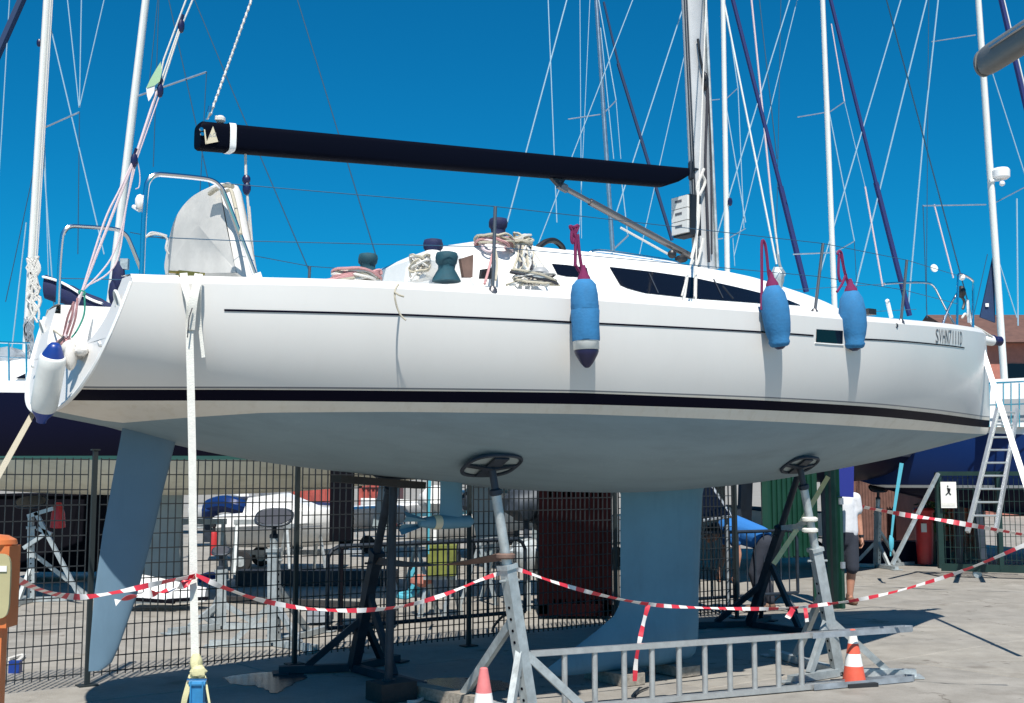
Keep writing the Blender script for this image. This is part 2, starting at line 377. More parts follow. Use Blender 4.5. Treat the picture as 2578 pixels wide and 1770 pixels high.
# ================================================================ main yacht
yacht = thing('sailing_yacht', 'white racing yacht with black boot stripe propped on stands, bow to the right', 'yacht', tuple(K), PSI)
AX=[-4.75,-4.4,-3,-1.5,0,1.5,3,4,4.7,5.12,5.3]
HB=[.87,.935,1.25,1.47,1.52,1.39,1.02,.66,.34,.1,.03]
ZS=[2.783,2.79,2.842,2.868,2.906,2.96,3.06,3.135,3.195,3.235,3.25]
AK=[-4.75,-4.566,-4.13,-3.794,-3.071,-2.303,-1.798,-.882,-.064,.98,2.115,3.283,4.6,5.18,5.3]
ZK=[2.07,2.031,1.954,1.87,1.744,1.664,1.621,1.541,1.52,1.564,1.668,1.806,2.004,2.10,2.12]
ca = lambda a: np.clip(a, -4.74, 5.29)
hbf = lambda a: pchip(ca(a), AX, HB); zsf = lambda a: pchip(ca(a), AX, ZS); zkf = lambda a: pchip(ca(a), AK, ZK)
nf = lambda a: pchip(ca(a), [-4.75,-3,0,3,5.3], [2.6,2.5,2.5,2.2,1.9])
def Sb(a, z):
    r = np.clip((zsf(a)-z)/(zsf(a)-zkf(a)), 0, 1); n = nf(a); return hbf(a)*np.clip(1-r**n, 0, 1)**(1/n)
aT = lambda z: -4.39 - .29*(2.77-z)
aS = lambda z: pchip(np.clip(z, 2.05, 3.25), [2.05,2.09,2.25,3.25], [5.17,5.20,5.24,5.12])
def lv(X, Y): return lambda a: np.interp(a, X, Y)
z_th = lv([-4.49,-2.81,-1.49,.03,5.17],[2.162,2.198,2.226,2.242,2.30])
z_bt = lv([-4.49,-2.81,-1.49,.03,5.17],[2.146,2.179,2.207,2.215,2.258])
z_bb = lv([-4.43,-2.78,-1.456,.07,5.17],[2.089,2.113,2.134,2.146,2.18])
_af = lv([-4.6,-4.19,-3.93,-3.545,-2.755,-1.43,.12,2.1,5.2],[1.96,1.978,2.003,2.034,2.054,2.070,2.067,2.068,2.108])
z_af = lambda a: np.maximum(_af(a), zkf(a)+.004)
levels = [lambda a: zsf(a)-.05]
for k in range(1, 8): levels.append(lambda a, k=k: (zsf(a)-.05)*(1-k/8) + z_th(a)*k/8)
levels += [z_th, lambda a: z_th(a)-.010, z_bt, lambda a: (z_bt(a)+z_bb(a))/2, z_bb, lambda a: np.maximum((z_bb(a)+z_af(a))/2, zkf(a)+.008), z_af]
NB = 16                                  # rows under the paint line
def under(k):
    def f(a):
        zs, zk, n = zsf(a), zkf(a), nf(a); q0 = np.clip(1-((zs-z_af(a))/(zs-zk))**n, 0, 1)**(1/n); q = q0*(1-k/NB)
        return zs - (zs-zk)*np.clip(1-q**n, 0, 1)**(1/n)
    return f
def under_b(a, k):
    zs, zk, n = zsf(a), zkf(a), nf(a); q0 = np.clip(1-((zs-z_af(a))/(zs-zk))**n, 0, 1)**(1/n); return hbf(a)*q0*(1-k/NB)
NT = 90; taus = np.linspace(0, 1, NT); taus = taus + .06*np.sin(2*math.pi*taus)/(2*math.pi)*-1
rows = []                                # each row: (a, b, z) arrays
for li, lf in enumerate(levels + [under(k) for k in range(1, NB+1)]):
    z = np.full(NT, 2.5)
    for _ in range(6):
        a = aT(z) + (aS(z)-aT(z))*taus; z = lf(a)
    b = Sb(a, z) if li < len(levels) else under_b(a, li-len(levels)+1)
    rows.append((a, b, z))
nl = len(levels); NR = len(rows)
def hmat(j): return 1 if j == 8 else 2 if j in (10, 11) else 3 if j in (9, 12, 13) else 4 if j >= 14 else 0
def hull_side(sg):
    A = np.zeros((NT+1, NR+1, 3))
    for j, (a, b, z) in enumerate(rows):
        for i in range(NT): A[i, j+1] = BL(a[i], sg*b[i], z[i])
        A[NT, j+1] = BL(a[-1]+.045*min(1, b[-1]/.06), 0, z[-1])
    a, b, z = rows[0]
    for i in range(NT): A[i, 0] = BL(a[i]+.0, sg*max(b[i]-.045, 0), zsf(a[i]))
    A[NT, 0] = BL(a[-1]+.02, 0, zsf(a[-1]))
    return A
hb_ = MB()
for sg in (1, -1): hb_.grid(hull_side(sg), mf=lambda i, j: 0 if j == 0 else hmat(j-1))
hull = hb_.build('hull', ['gelcoat','line_grey','stripe_black','boot_white','antifoul'], yacht, ang=38, weld=True)
# transom with its open stern
ZO = 2.43; tz = np.array([r[2][0] for r in rows]); tb = np.array([r[1][0] for r in rows])
def tbz(z): return float(np.interp(-z, -tz, tb))
t = MB(); zz = np.r_[np.linspace(ZO, tz.min()+.001, 26)]
t.grid([[BL(aT(z)-.001, tbz(z)*x, z) for x in np.linspace(-1, 1, 17)] for z in zz])
t.build('transom', 'gelcoat', yacht, ang=40)
for sg in (1, -1):
    q = MB(); L_ = []
    for z in np.linspace(2.742, ZO, 16):
        t_ = 1-(z-ZO)/(2.742-ZO); bin_ = .69 - .07*t_ - .24*t_**4
        L_.append([BL(aT(z)-.001, sg*tbz(z), z), BL(aT(z)-.004, sg*(tbz(z)*.5+bin_*.5), z), BL(aT(z)-.001, sg*bin_, z), BL(aT(z)+.25, sg*(bin_-.015), z)])
    q.grid(L_); q.add([BL(aT(2.742), sg*tbz(2.742), 2.742), BL(aT(2.785), sg*(tbz(2.742)-.04), 2.79), BL(aT(2.785), sg*.70, 2.79), BL(aT(2.742), sg*.69, 2.742)], [(0,1,2,3)])
    wg = q.build('transom_wing', 'gelcoat', yacht, ang=40)
    q = MB(); c = BL(aT(2.62)-.006, sg*.81, 2.635)
    ax = unit(-U + np.array([0,0,-.29])); up_ = unit(np.array([0,0,1]) - .29*U*1)
    P = [c + S_*.032*math.cos(x) + up_*.065*math.sin(x) for x in np.linspace(0, 2*math.pi, 25)[:-1]]
    q.tube(P, .009, 6, closed=True); q.build('fairlead_ring', 'fender_white', wg)
    q = MB(); q.add([p - ax*.002 for p in P], [tuple(range(24))]); q.build('fairlead_opening', 'grey_paint', wg, smooth=False)
q = MB(); P = [BL(aT(z)-.004, tbz(z)*.985, z) for z in np.linspace(2.74, tz.min()+.004, 40)] ; P += [BL(aT(z)-.004, -tbz(z)*.985, z) for z in np.linspace(tz.min()+.004, 2.74, 40)]
q.tube(P, .013, 6); q.build('transom_rim', 'deck_white', yacht)
for (x, y) in ((122, 1026), (253, 866), (83, 920), (172, 1003)):
    d = ray(x, y); pl = BL(aT(2.3), 0, 2.3); nn = unit(-U + np.array([0,0,-.29])); p = CAM + d*np.dot(pl-CAM, nn)/np.dot(d, nn)
    q = MB(); q.lathe([(.004,.012),(.014,.012),(.02,0)], p, nn, 10); q.build('drain_fitting', 'deck_white', yacht)
# cockpit well and deck
q = MB(); aF = -1.95
as_ = np.linspace(-4.36, aF, 14)
for sg in (1, -1): q.grid([[BL(a, sg*.69, zsf(a)+.012), BL(a, sg*.68, 2.6), BL(a, sg*.67, ZO)] for a in as_])
q.add([BL(-4.49,.76,ZO), BL(-4.49,-.76,ZO), BL(aF,-.76,ZO), BL(aF,.76,ZO)], [(0,1,2,3)])
q.add([BL(aF,.775,ZO), BL(aF,-.775,ZO), BL(aF,-.775,2.9), BL(aF,.775,2.9)], [(0,1,2,3)])
q.build('cockpit_well', 'deck_white', yacht)
q = MB()
for sg in (1, -1):
    as_ = np.linspace(-4.39, 5.1, 70)
    q.grid([[BL(a, sg*max(.0, hbf(a)*.998-.047), zsf(a)), BL(a, sg*(max(.0,hbf(a)-.047)*.5 + (.69 if a < aF else 0)*.5), zsf(a)+.010), BL(a, sg*(.69 if a < aF else 0), zsf(a)+.014)] for a in as_])
q.build('deck', 'deck_white', yacht)
# pinstripe along the topsides and its lower twin at the bow
def onhull(a, z, off=.004): return BL(a, float(Sb(a, z))+off, z)
zpin = lv([-3.9,-2.88,-1.63,.667,1.247,3.7],[2.606,2.636,2.661,2.730,2.750,2.888])
for a0, a1 in ((-3.9,.68),(1.16,3.72)):
    q = MB(); q.grid([[onhull(a, zpin(a)+.006), onhull(a, zpin(a)-.006)] for a in np.linspace(a0, a1, 60)]); q.build('pinstripe', 'stripe_black', hull, smooth=True)
# hull window
q = MB(); P = []
for (a, z) in ((.72,2.783),(1.075,2.800),(1.075,2.697),(.715,2.684)): P.append(onhull(a, z, -.02))
q.prism(P, S_*.026); q.build('hull_window', 'glass_dark', hull, smooth=False)
q = MB(); q.tube([onhull(a, z, .002) for (a, z) in ((.70,2.676),(.9,2.681),(1.09,2.689))], .006, 6); q.build('window_sill', 'deck_white', hull)
q = MB(); q.lathe([(.012,0),(.02,.004),(.02,.0)], onhull(1.94, 2.918, .0), S_, 14); q.build('skin_fitting', 'steel_dark', hull)
# registration lettering
def text_mesh(txt, size=1.0, extrude=0.0):
    cu = bpy.data.curves.new('t', 'FONT'); cu.body = txt; cu.size = size; cu.extrude = extrude; cu.resolution_u = 3
    o = bpy.data.objects.new('t', cu); COL.objects.link(o); bpy.context.view_layer.update()
    me = bpy.data.meshes.new_from_object(o.evaluated_get(bpy.context.evaluated_depsgraph_get()))
    V = [tuple(v.co) for v in me.vertices]; Fc = [tuple(p.vertices) for p in me.polygons]
    bpy.data.objects.remove(o); bpy.data.curves.remove(cu); bpy.data.meshes.remove(me)
    V = np.array(V); V[:, :2] -= V[:, :2].min(0); return V, Fc
x0_, x1_ = 2.83, 3.64; cursor = 0; chars = 'SVHN7111D'
cw = (x1_-x0_)/len(chars)
for k, ch in enumerate(chars):
    V, Fc = text_mesh(ch); ww, hh = V[:,0].max(), V[:,1].max()
    P = []
    for v in V:
        a = x0_ + k*cw + (v[0]/ww if ch != '1' else .35+.22*v[0]/ww)*cw*.80; z = 2.852 + (a-2.83)*.069 + v[1]/hh*.128; P.append(onhull(a, z, .004))
    q = MB(); q.add(P, Fc); q.build('registration_letter', 'ink', hull, smooth=False)
# keel
def foil(name, secs, matn, parent, n=12):
    # secs: list of (z, a_lead, a_trail, thickness)
    A = []
    for (z, al, at, th) in secs:
        ring = []
        for k in range(2*n):
            tq = (k/n if k < n else 2-k/n); xx = .5*(1-math.cos(math.pi*tq)); yy = 2.9*th*(.2969*math.sqrt(xx)-.126*xx-.3516*xx**2+.2843*xx**3-.1015*xx**4)/.6
            ring.append(BL(al+(at-al)*xx, yy if k < n else -yy, z))
        A.append(ring)
    q = MB(); q.grid(A, cv=True); n2 = 2*n; L_ = len(A)
    q.f += [tuple(range(n2)), tuple(range((L_-1)*n2, L_*n2))]; q.m += [0, 0]
    return q.build(name, matn, parent, ang=45)
foil('keel', [(1.62,.96,-.06,.15),(1.50,.92,-.01,.13),(1.0,.88,-.02,.12),(.66,.855,-.025,.13),(.60,.85,-.04,.14),(.52,.845,-.10,.16),(.41,.84,-.29,.20),(.28,.83,-.55,.23),(.16,.80,-.79,.22),(.12,.75,-.80,.17),(.095,.62,-.70,.10)], 'antifoul_keel', yacht)
rud = foil('rudder', [(1.985,-3.66,-4.13,.075),(1.93,-3.745,-4.14,.075),(1.87,-3.79,-4.148,.075),(1.6,-3.852,-4.19,.07),(1.3,-3.915,-4.235,.065),(.9,-4.01,-4.275,.05),(.6,-4.11,-4.288,.035),(.51,-4.15,-4.29,.03),(.468,-4.21,-4.29,.02)], 'antifoul_rudder', yacht)
# sail drive and folded propeller
sd = foil('sail_drive', [(1.66,-1.58,-1.77,.08),(1.45,-1.58,-1.77,.07),(1.32,-1.57,-1.78,.07)], 'antifoul_keel', yacht)
q = MB(); q.lathe([(.02,-.20),(.045,-.17),(.052,0),(.05,.12),(.042,.2),(.03,.27)], BL(-1.68,0,1.315), -U, 16); q.build('drive_body', 'antifoul_keel', sd)
q = MB(); q.lathe([(.051,.09),(.054,.1),(.054,.14),(.051,.15)], BL(-1.68,0,1.315), -U, 16); q.build('collar', 'cream', sd)
for sg in (1, -1):
    q = MB(); A = []
    for k in range(8):
        tq = k/7; w_ = .028+.05*tq**1.2; A.append([BL(-1.92-.17*tq, .012*sg, 1.315+sg*(.02+.028*tq)-w_*.5), BL(-1.92-.17*tq, .05*sg, 1.315+sg*(.02+.028*tq)), BL(-1.92-.17*tq, .015*sg, 1.315+sg*(.02+.028*tq)+w_*.5)])
    q.grid(A); A2 = [[p + S_*.006 for p in r] for r in A]; q.grid(A2); q.build('propeller_blade', 'antifoul_keel', sd)
# coachroof
RA=[-2.06,-1.96,-1.86,-1.7,-1.3,-.6,0,.6,.9,1.4,2.05,2.5,2.8,3.0]
RW=[.93,.95,.96,.97,.98,.99,.98,.95,.92,.84,.66,.48,.33,.18]
RZ=[3.215,3.28,3.322,3.338,3.342,3.357,3.36,3.358,3.35,3.30,3.243,3.165,3.10,3.06]
rw = lambda a: pchip(a, RA, RW); rz_ = lambda a: pchip(a, RA, RZ)
def rsec(a):
    w_, zt, zd = float(rw(a)), float(rz_(a)), float(zsf(a)); h = zt-zd; wt = max(.05, w_-.33*min(1, h/.45)-.02)
    return [(w_, zd-.03), (w_-.012, zd+.05*min(1,h/.3)), (wt+.07, zt-.055*min(1,h/.3)), (wt+.03, zt-.018), (wt-.03, zt), (wt*.5, zt+.022), (0, zt+.03)]
as_ = np.linspace(-2.06, 3.0, 64); A = []
for a in as_:
    s_ = rsec(a); A.append([BL(a, b, z) for b, z in s_] + [BL(a, -b, z) for b, z in s_[-2::-1]])
q = MB(); q.grid(A); q.f.append(tuple(range(13))); q.m.append(0); n0 = 63*13; q.f.append(tuple(range(n0, n0+13))); q.m.append(0)
roof = q.build('coachroof', 'deck_white', yacht, ang=50)
def bside(a, z):
    s_ = rsec(a); (b0, z0), (b1, z1) = s_[1], s_[2]; t_ = np.clip((z-z0)/(z1-z0+1e-9), -.3, 1.0); return b0+(b1-b0)*t_
def onside(x, y):
    b = .85
    for _ in range(8):
        a, _b, z = toB(BC(x, y, b)); b = float(bside(a, z))
    return a, z
def sidewin(pts, name, matn, sub=6, off=.006):
    AZ = [onside(*p) for p in pts]
    top = AZ[:len(AZ)//2]; bot = AZ[len(AZ)//2:][::-1]   # upper edge then lower edge back
    q = MB(); ta = [p[0] for p in top]; tz_ = [p[1] for p in top]; ba = [p[0] for p in bot]; bz_ = [p[1] for p in bot]
    G_ = []
    for k in np.linspace(0, 1, 40):
        a1 = ta[0]+(ta[-1]-ta[0])*k; a0 = ba[0]+(ba[-1]-ba[0])*k; z1 = np.interp(a1, ta, tz_); z0 = np.interp(a0, ba, bz_)
        G_.append([BL(a1+(a0-a1)*m, bside(a1+(a0-a1)*m, z1+(z0-z1)*m)+off, z1+(z0-z1)*m) for m in np.linspace(0, 1, 5)])
    q.grid(G_); return q.build(name, matn, roof), AZ
wl_, _ = sidewin([(1533,672),(1640,684),(1750,700),(1850,722),(1915,738),(1975,752),(2014,768),(2013,769),(1915,764),(1750,752),(1622,738),(1588,729),(1572,724),(1560,718)], 'saloon_window', 'glass_dark')
sidewin([(1388,664),(1425,667),(1476,674),(1482,699),(1425,696),(1402,691)], 'cabin_window', 'glass_dark')
for (p, q_) in (((1795,703),(1818,751)), ((1818,720),(1845,752)), ((1632,688),(1655,738))):
    q = MB(); P = []
    for k in np.linspace(0, 1, 6):
        a, z = onside(p[0]+(q_[0]-p[0])*k, p[1]+(q_[1]-p[1])*k); P.append(BL(a, bside(a, z)+.008, z))
    q.tube(P, .006, 4); q.build('window_divider', 'steel_dark', wl_)
for (P4, mt) in ((((1160,651),(1192,641),(1190,698),(1168,698)), 'webbing_brown'), (((1214,678),(1242,674),(1241,702),(1211,701)), 'black_plastic')):  # brown patch paints the shade of the companionway opening; the black one is a vent
    q = MB(); q.prism([BC(*p, .995) for p in P4], -S_*.03); q.build('recess_shade_vent', mt, roof, smooth=False)
q = MB(); P = smoothpath([BC(*p, .45) for p in ((1485,640),(1492,633),(1520,632),(1600,643),(1690,657),(1708,664),(1716,672))], 5); q.tube(P, .013, 8)
for p in ((1540,636),(1640,650)): q.tube([BC(p[0], p[1], .45), BC(p[0], p[1], .45)-np.array([0,0,.06])], .01, 6)
q.build('grab_rail', 'stainless', roof)
q = MB(); P = [BC(x, y, .62) for x, y in ((1355,622),(1375,608),(1395,606),(1412,618),(1418,630))]
q.tube(smoothpath(P, 4), .03, 8, sq=.7); q.build('hatch_garage', 'black_plastic', roof)
q = MB(); q.blob(BC(1090,665,.60), .11, .16, .10, 12); q.prism([BC(*p, .62) for p in ((1072,698),(1078,660),(1092,640),(1100,700))], -S_*.3); q.build('winch_plinth', 'deck_white', roof)
# mast, boom, vang
def mline(z): return .99 - .037*(z-3.53)
mroot = MB(); P = [BL(mline(z), 0, z) for z in (3.33, 5, 7, 10, 13.6)]
A = []
for p in P:
    A.append([p + U*.115*math.cos(x) + S_*.078*math.sin(x) for x in np.linspace(0, 2*math.pi, 29)[:-1]])
mroot.grid(A, cv=True); mroot.f.append(tuple(range(28))); mroot.m.append(0)
mast = mroot.build('mast', 'mast_grey', yacht, ang=60)
q = MB()
for da, db in ((-.105,.035),(-.112,.015)): q.tube([BL(mline(z)+da, db, z) for z in (3.5, 8, 13.5)], .008, 6)
q.build('sail_track', 'steel_dark', mast)
q = MB(); q.lathe([(.14,0),(.16,.02),(.14,.05),(.12,.09)], BL(.995,0,3.375), (0,0,1), 20); q.build('mast_collar', 'black_plastic', mast)
q = MB(); q.tube([BL(mline(z)+.10, .07, z) for z in (3.5, 5, 8)], .014, 6); q.tube([BL(mline(z)+.115, .03, z) for z in (3.5, 6, 13)], .02, 6); q.build('spinnaker_track', 'galv', mast)
q = MB(); p = BC(1775,205,.09); q.blob(p, .035, .03, .09, 10); q.tube(smoothpath([BC(1757,98,.1), BC(1764,150,.11), BC(1775,200,.11)], 4), .012, 6); q.build('spinnaker_ring', 'black_plastic', mast)
q = MB(); q.tube(smoothpath([BC(x, y, .1) for x, y in ((1775,190),(1781,240),(1776,400),(1780,520),(1785,660))], 4), .012, 6)
q.tube(smoothpath([BC(x, y, .1) for x, y in ((1782,210),(1790,400),(1792,640))], 4), .008, 6); q.build('halyard', 'rope_dark', mast)
q = MB(); P = smoothpath([BC(x, y, .11) for x, y in ((1772,425),(1755,470),(1760,490),(1775,460),(1768,440))], 4); q.tube(P, .013, 6)
q.tube(smoothpath([BC(x, y, .1) for x, y in ((1740,650),(1752,600),(1758,560),(1762,515))], 4), .012, 6)
q.tube(smoothpath([BC(x, y, .12) for x, y in ((1745,655),(1738,672),(1752,672),(1762,640),(1770,600))], 4), .012, 6); q.build('tied_halyard', 'rope_white', mast)
# instruments on the aft face of the mast
q = MB(); c = BL(.80,-.01,3.945); q.box(c, (.13,.22,.36), 0, U, S_); ins = q.build('instrument_bracket', 'black_plastic', mast, smooth=False)
for k in range(3):
    q = MB(); zc = 4.062-.113*k; q.box(BL(.722,-.01,zc), (.026,.20,.106), 0, U, S_); dsp = q.build('instrument_display', 'instrument', mast, smooth=False)
    q = MB(); q.box(BL(.7075,-.02,zc+.012), (.002,.085,.022), 0, U, S_); q.build('screen', 'ink', dsp, smooth=False)
# boom
bt = lambda a: 4.013+(a+3.70)*(4.376-4.013)/4.48; bb = lambda a: 3.824+(a+3.68)*(4.188-3.824)/4.38
A = []
for a in np.r_[-3.70, -3.685, np.linspace(-3.6, .5, 12), .66, .74, .77]:
    zt, zb = bt(a), bb(a)
    if a > .5: zb = zb + (a-.5)**1.5*.75
    if a < -3.69: zt -= .02; zb += .012
    h = (zt-zb)/2; c = (zt+zb)/2; ring = []
    for k in range(20):
        x = 2*math.pi*k/20; cx, sx = math.cos(x), math.sin(x); e = .45
        ring.append(BL(a, .065*math.copysign(abs(cx)**e, cx), c + h*math.copysign(abs(sx)**e, sx)))
    A.append(ring)
q = MB(); q.grid(A, cv=True); q.f += [tuple(range(20)), tuple(range((len(A)-1)*20, len(A)*20))]; q.m += [0, 0]
boom = q.build('boom', 'black_paint', yacht, ang=40)
q = MB(); A = []
for a in (-3.50,-3.455):
    zt, zb = bt(a)+.006, bb(a)-.004; h = (zt-zb)/2; c = (zt+zb)/2
    A.append([BL(a, .071*math.copysign(abs(math.cos(x))**.45, math.cos(x)), c+h*math.copysign(abs(math.sin(x))**.45, math.sin(x))) for x in np.linspace(0, 2*math.pi, 21)[:-1]])
q.grid(A, cv=True); q.build('boom_band', 'webbing_white', boom, ang=40)
q = MB(); q.prism([BC(*p, .0675) for p in ((518,383-20),(536,318),(549,357))], S_*.003); lg = q.build('logo_triangle', 'cream', boom, smooth=False)
q = MB(); q.prism([BC(*p, .0675) for p in ((513,326),(516,326),(521,362),(517,363))], S_*.003); q.build('logo_bar', 'cream', boom, smooth=False)
V, Fc = text_mesh('AG'); V = V/V[:,1].max()
q = MB(); o_ = BC(525,348,.0712); dx_ = (BC(544,344,.0712)-o_)/V[:,0].max(); q.add([o_ + dx_*v[0] + np.array([0,0,.028])*v[1] for v in V], Fc); q.build('logo_lettering', 'grey_paint', lg, smooth=False)
q = MB(); q.blob(BC(555,301,0), .035, .035, .03, 10); q.tube([BC(545,302,0), BC(546,292,0)], .012, 6); q.build('topping_fitting', 'rope_white', boom)
for p in ((506,326),(508,338)): q = MB(); q.lathe([(.013,0),(.013,.012)], BC(*p, .066), S_, 8); q.build('bolt', 'stainless', boom)
q = MB()
q.lathe([(.02,-.09),(.035,-.07),(.035,.07),(.02,.09)], BC(1742,430,0), (0,0,1), 10); q.box(BC(1752,440,0), (.10,.06,.14), 0, U, S_); q.tube([BC(1748,425,.05), BC(1785,432,.05)], .012, 6); q.build('gooseneck', 'steel_dark', boom)
v0, v1 = BC(1408,466,0), BC(1738,645,0); vd = v1-v0
q = MB(); q.tube([v0+vd*.03, v0+vd*.48], .022, 12); q.tube([v0+vd*.22, v1], .031, 12); q.box(v0+vd*.02, (.10,.04,.06), 0, unit(vd), S_); vg = q.build('boom_vang', 'dull_steel', yacht)
q = MB(); q.prism([BC(*p, .02) for p in ((1390,448),(1424,452),(1412,472))], -S_*.04); q.build('vang_bracket', 'black_plastic', vg, smooth=False)
q = MB(); q.tube([v0+vd*.45+np.array([0,0,-.08]), v0+vd*.86+np.array([0,0,-.09])], .011, 6); q.build('vang_line', 'rope_white', vg)
q = MB(); q.blob(BC(1692,640,.03), .04, .03, .04, 10); q.blob(BC(1715,652,.03), .06, .04, .035, 10); q.build('vang_block', 'black_plastic', vg)
# mainsheet and topping lift
q = MB(); P = [BC(618,388,0), BC(619,450,0), BC(625,520,0), BC(634,640,0), BC(640,700,0)]; q.tube(P, .009, 6); q.tube([p + S_*.018 for p in P[2:]], .007, 6); ms = q.build('mainsheet', 'rope_white', yacht)
q = MB(); q.blob(BC(620,452,0), .03, .025, .035, 10); q.blob(BC(621,474,0), .03, .025, .05, 10); q.build('mainsheet_block', 'fender_navy', ms)
q = MB(); p0, p1 = BC(529,290,0), BC(640,-20,0); P = [p0 + (p1-p0)*k + S_*.006*math.sin(k*120) for k in np.linspace(0, 1, 80)]; q.tube(P, [.006+.0035*(i%2) for i in range(80)], 6); tl = q.build('topping_lift', 'rope_white', yacht)
q = MB(); q.tube([BC(530,268,0), BC(526,285,0)], .014, 8); q.tube([BC(526,285,0), BC(521,300,0)], [.02,.008], 8); q.build('shackle', 'stainless', tl)
def PA(x, y, a0):                         # survey point on the athwartships plane a = a0
    d = ray(x, y); p = K + a0*U; return CAM + d*(np.dot(p-CAM, U)/np.dot(d, U))
# steering wheel under its canvas cover
wh = MB(); aw = -3.62
out = [(432,704),(430,680),(441,625),(455,565),(477,522),(508,491),(540,474),(566,463),(584,466),(592,500),(604,560),(620,640),(630,690),(634,704)]
P = smoothpath([PA(x, y, aw) for x, y in out], 4); c = sum(P)/len(P); A = []
for k, sc in ((-.07,.90),(-.045,.985),(0,1.0),(.045,.985),(.07,.90)): A.append([c + (p-c)*sc + U*k for p in P])
wh.grid(A, cv=True); n_ = len(P)
def cap(A_, sg):
    rings = [[c + (p-c)*f + U*sg*(.07+.022*(1-f*f) + .003*f*math.sin(5*f+i*.4)) for i, p in enumerate(P)] for f in (.9,.8,.7,.6,.5,.4,.3,.2,.1,.04)]
    wh.grid(rings, cv=True); o = len(wh.v); wh.v.append(tuple(c+U*sg*.092)); base = o-n_
    for i in range(n_): wh.f.append((base+i, base+(i+1) % n_, o)); wh.m.append(0)
cap(A, 1); cap(A, -1)
whl = wh.build('steering_wheel', 'canvas_grey', yacht, ang=60, weld=True, label='steering wheel wrapped in a pale grey canvas cover')
q = MB(); P2 = smoothpath([PA(x, y, aw-.13) for x, y in ((552,470),(566,482),(580,478),(588,500),(598,545),(606,590))], 4); q.tube(P2, .012, 6); P2 = smoothpath([PA(x, y, aw-.12) for x, y in ((528,488),(545,476),(570,466),(585,470))], 4); q.tube(P2, .016, 6); q.build('cover_cord', 'rope_beige', whl)
# rails
def rail(pts, b, r=.014, mt='stainless', name='pushpit', rad=3):
    q = MB(); P = [BC(x, y, b) for x, y in pts]; q.tube(smoothpath(P, rad), r, 8); return q.build(name, mt, yacht)
pp = [(357,694),(362,560),(368,480),(374,456),(392,440),(430,441),(500,448),(532,454),(552,468),(566,492),(600,580),(645,700)]
q = MB(); L_ = [toB(BC(x, y, .88)) for x, y in pp]
q.tube(smoothpath([BL(*p) for p in L_], 3), .0155, 8); q.build('pushpit', 'stainless', yacht)
q = MB(); q.tube(smoothpath([BL(p[0], -p[1], p[2]) for p in L_], 3), .0155, 8); q.build('pushpit', 'stainless', yacht)
q = MB(); q.blob(BC(352,508,.86), .028, .028, .045, 10); q.tube([BC(352,508,.86)+np.array([0,0,-.05]), BC(336,520,.8)], .012, 6); q.tube([BC(352,508,.86), BC(366,502,.88)], .010, 6); q.build('stern_light', 'deck_white', yacht)
q = MB(); P = smoothpath([BC(x, y, .88) for x, y in ((366,596),(385,590),(405,592),(421,602),(418,625),(425,640))], 4); q.tube(P, .007, 6); P = smoothpath([BC(x, y, .88) for x, y in ((368,598),(380,586),(400,588),(420,594))], 4); q.tube(P, .006, 6); q.build('frayed_lashing', 'rope_white', yacht)
stan = []
for (x0, y0, x1, y1) in ((1240,717,1247,520), (2050,774,2072,613), (2267,800,2283,655)):
    b = 1.35 if x0 < 1500 else (1.36 if x0 < 2200 else 1.24)
    p0, p1 = BC(x0, y0, b), BC(x1, y1, b); q = MB(); q.tube([p0-np.array([0,0,.06]), p1], .0125, 8); q.lathe([(.035,0),(.03,.03),(.016,.05)], p0-np.array([0,0,.06]), (0,0,1), 10); stan.append((p0, p1)); q.build('stanchion', 'dull_steel', yacht)
    pm = lambda p: BL(toB(p)[0], -toB(p)[1], p[2])
    q = MB(); q.tube([pm(p0)-np.array([0,0,.06]), pm(p1)], .0125, 8); q.build('stanchion', 'dull_steel', yacht)
pul = BC(2412,694,.25)
tops = [BC(566,462,.88)] + [s_[1] for s_ in stan] + [pul]
lows = [BC(362,596,.88), BC(590,606,.88)] + [s_[0]*.52+s_[1]*.48 for s_ in stan] + [BC(2410,765,.25)]
for L_ in (tops, lows):
    q = MB(); q.tube(L_, .0030, 5); q.build('lifeline', 'wire_dark', yacht)
    q = MB(); q.tube([BL(toB(p)[0], -toB(p)[1], p[2]) for p in L_], .0035, 5); q.build('lifeline', 'wire_dark', yacht)
# pulpit: two hoops
for pts, b in ((((2409,830),(2411,760),(2412,700),(2416,690),(2430,694),(2446,704),(2450,716),(2450,780),(2449,835)), .16), (((2228,716),(2232,714),(2290,711),(2335,712),(2352,722),(2366,748),(2385,785),(2402,815)), -.28), (((2372,820),(2385,785),(2400,755),(2412,735)), .0)):
    q = MB(); q.tube(smoothpath([BC(x, y, b) for x, y in pts], 3), .0125, 8); q.build('pulpit', 'stainless', yacht)
q = MB(); q.blob(BC(2422,698,.15), .035, .035, .035, 10); q.build('bow_light', 'deck_white', yacht)
q = MB(); q.blob(BC(2420,735,.05), .05, .05, .07, 10); q.tube(smoothpath([BC(x, y, .05) for x, y in ((2420,745),(2428,760),(2424,778))], 3), .015, 6); q.build('snap_block', 'black_plastic', yacht)
q = MB(); q.tube([BC(2436,755,.05), BC(2441,812,.05)], [.016,.022], 8); q.build('furler_end', 'deck_white', yacht)
q = MB(); q.tube(smoothpath([BC(x, y, .05) for x, y in ((2422,800),(2430,790),(2440,800),(2448,818),(2470,830),(2498,848))], 4), .012, 6); q.build('bow_line', 'rope_white', yacht)
# bowsprit
q = MB(); q.tube([BL(4.9,0,3.145), BL(5.38,0,3.14)], .058, 18); bs = q.build('bowsprit', 'deck_white', yacht)
q = MB(); q.lathe([(.058,0),(.062,.02),(.06,.04),(.03,.07),(.05,.1),(.055,.16),(.03,.18)], BL(5.37,0,3.145), U, 16); q.build('bowsprit_end', 'fender_navy', bs)
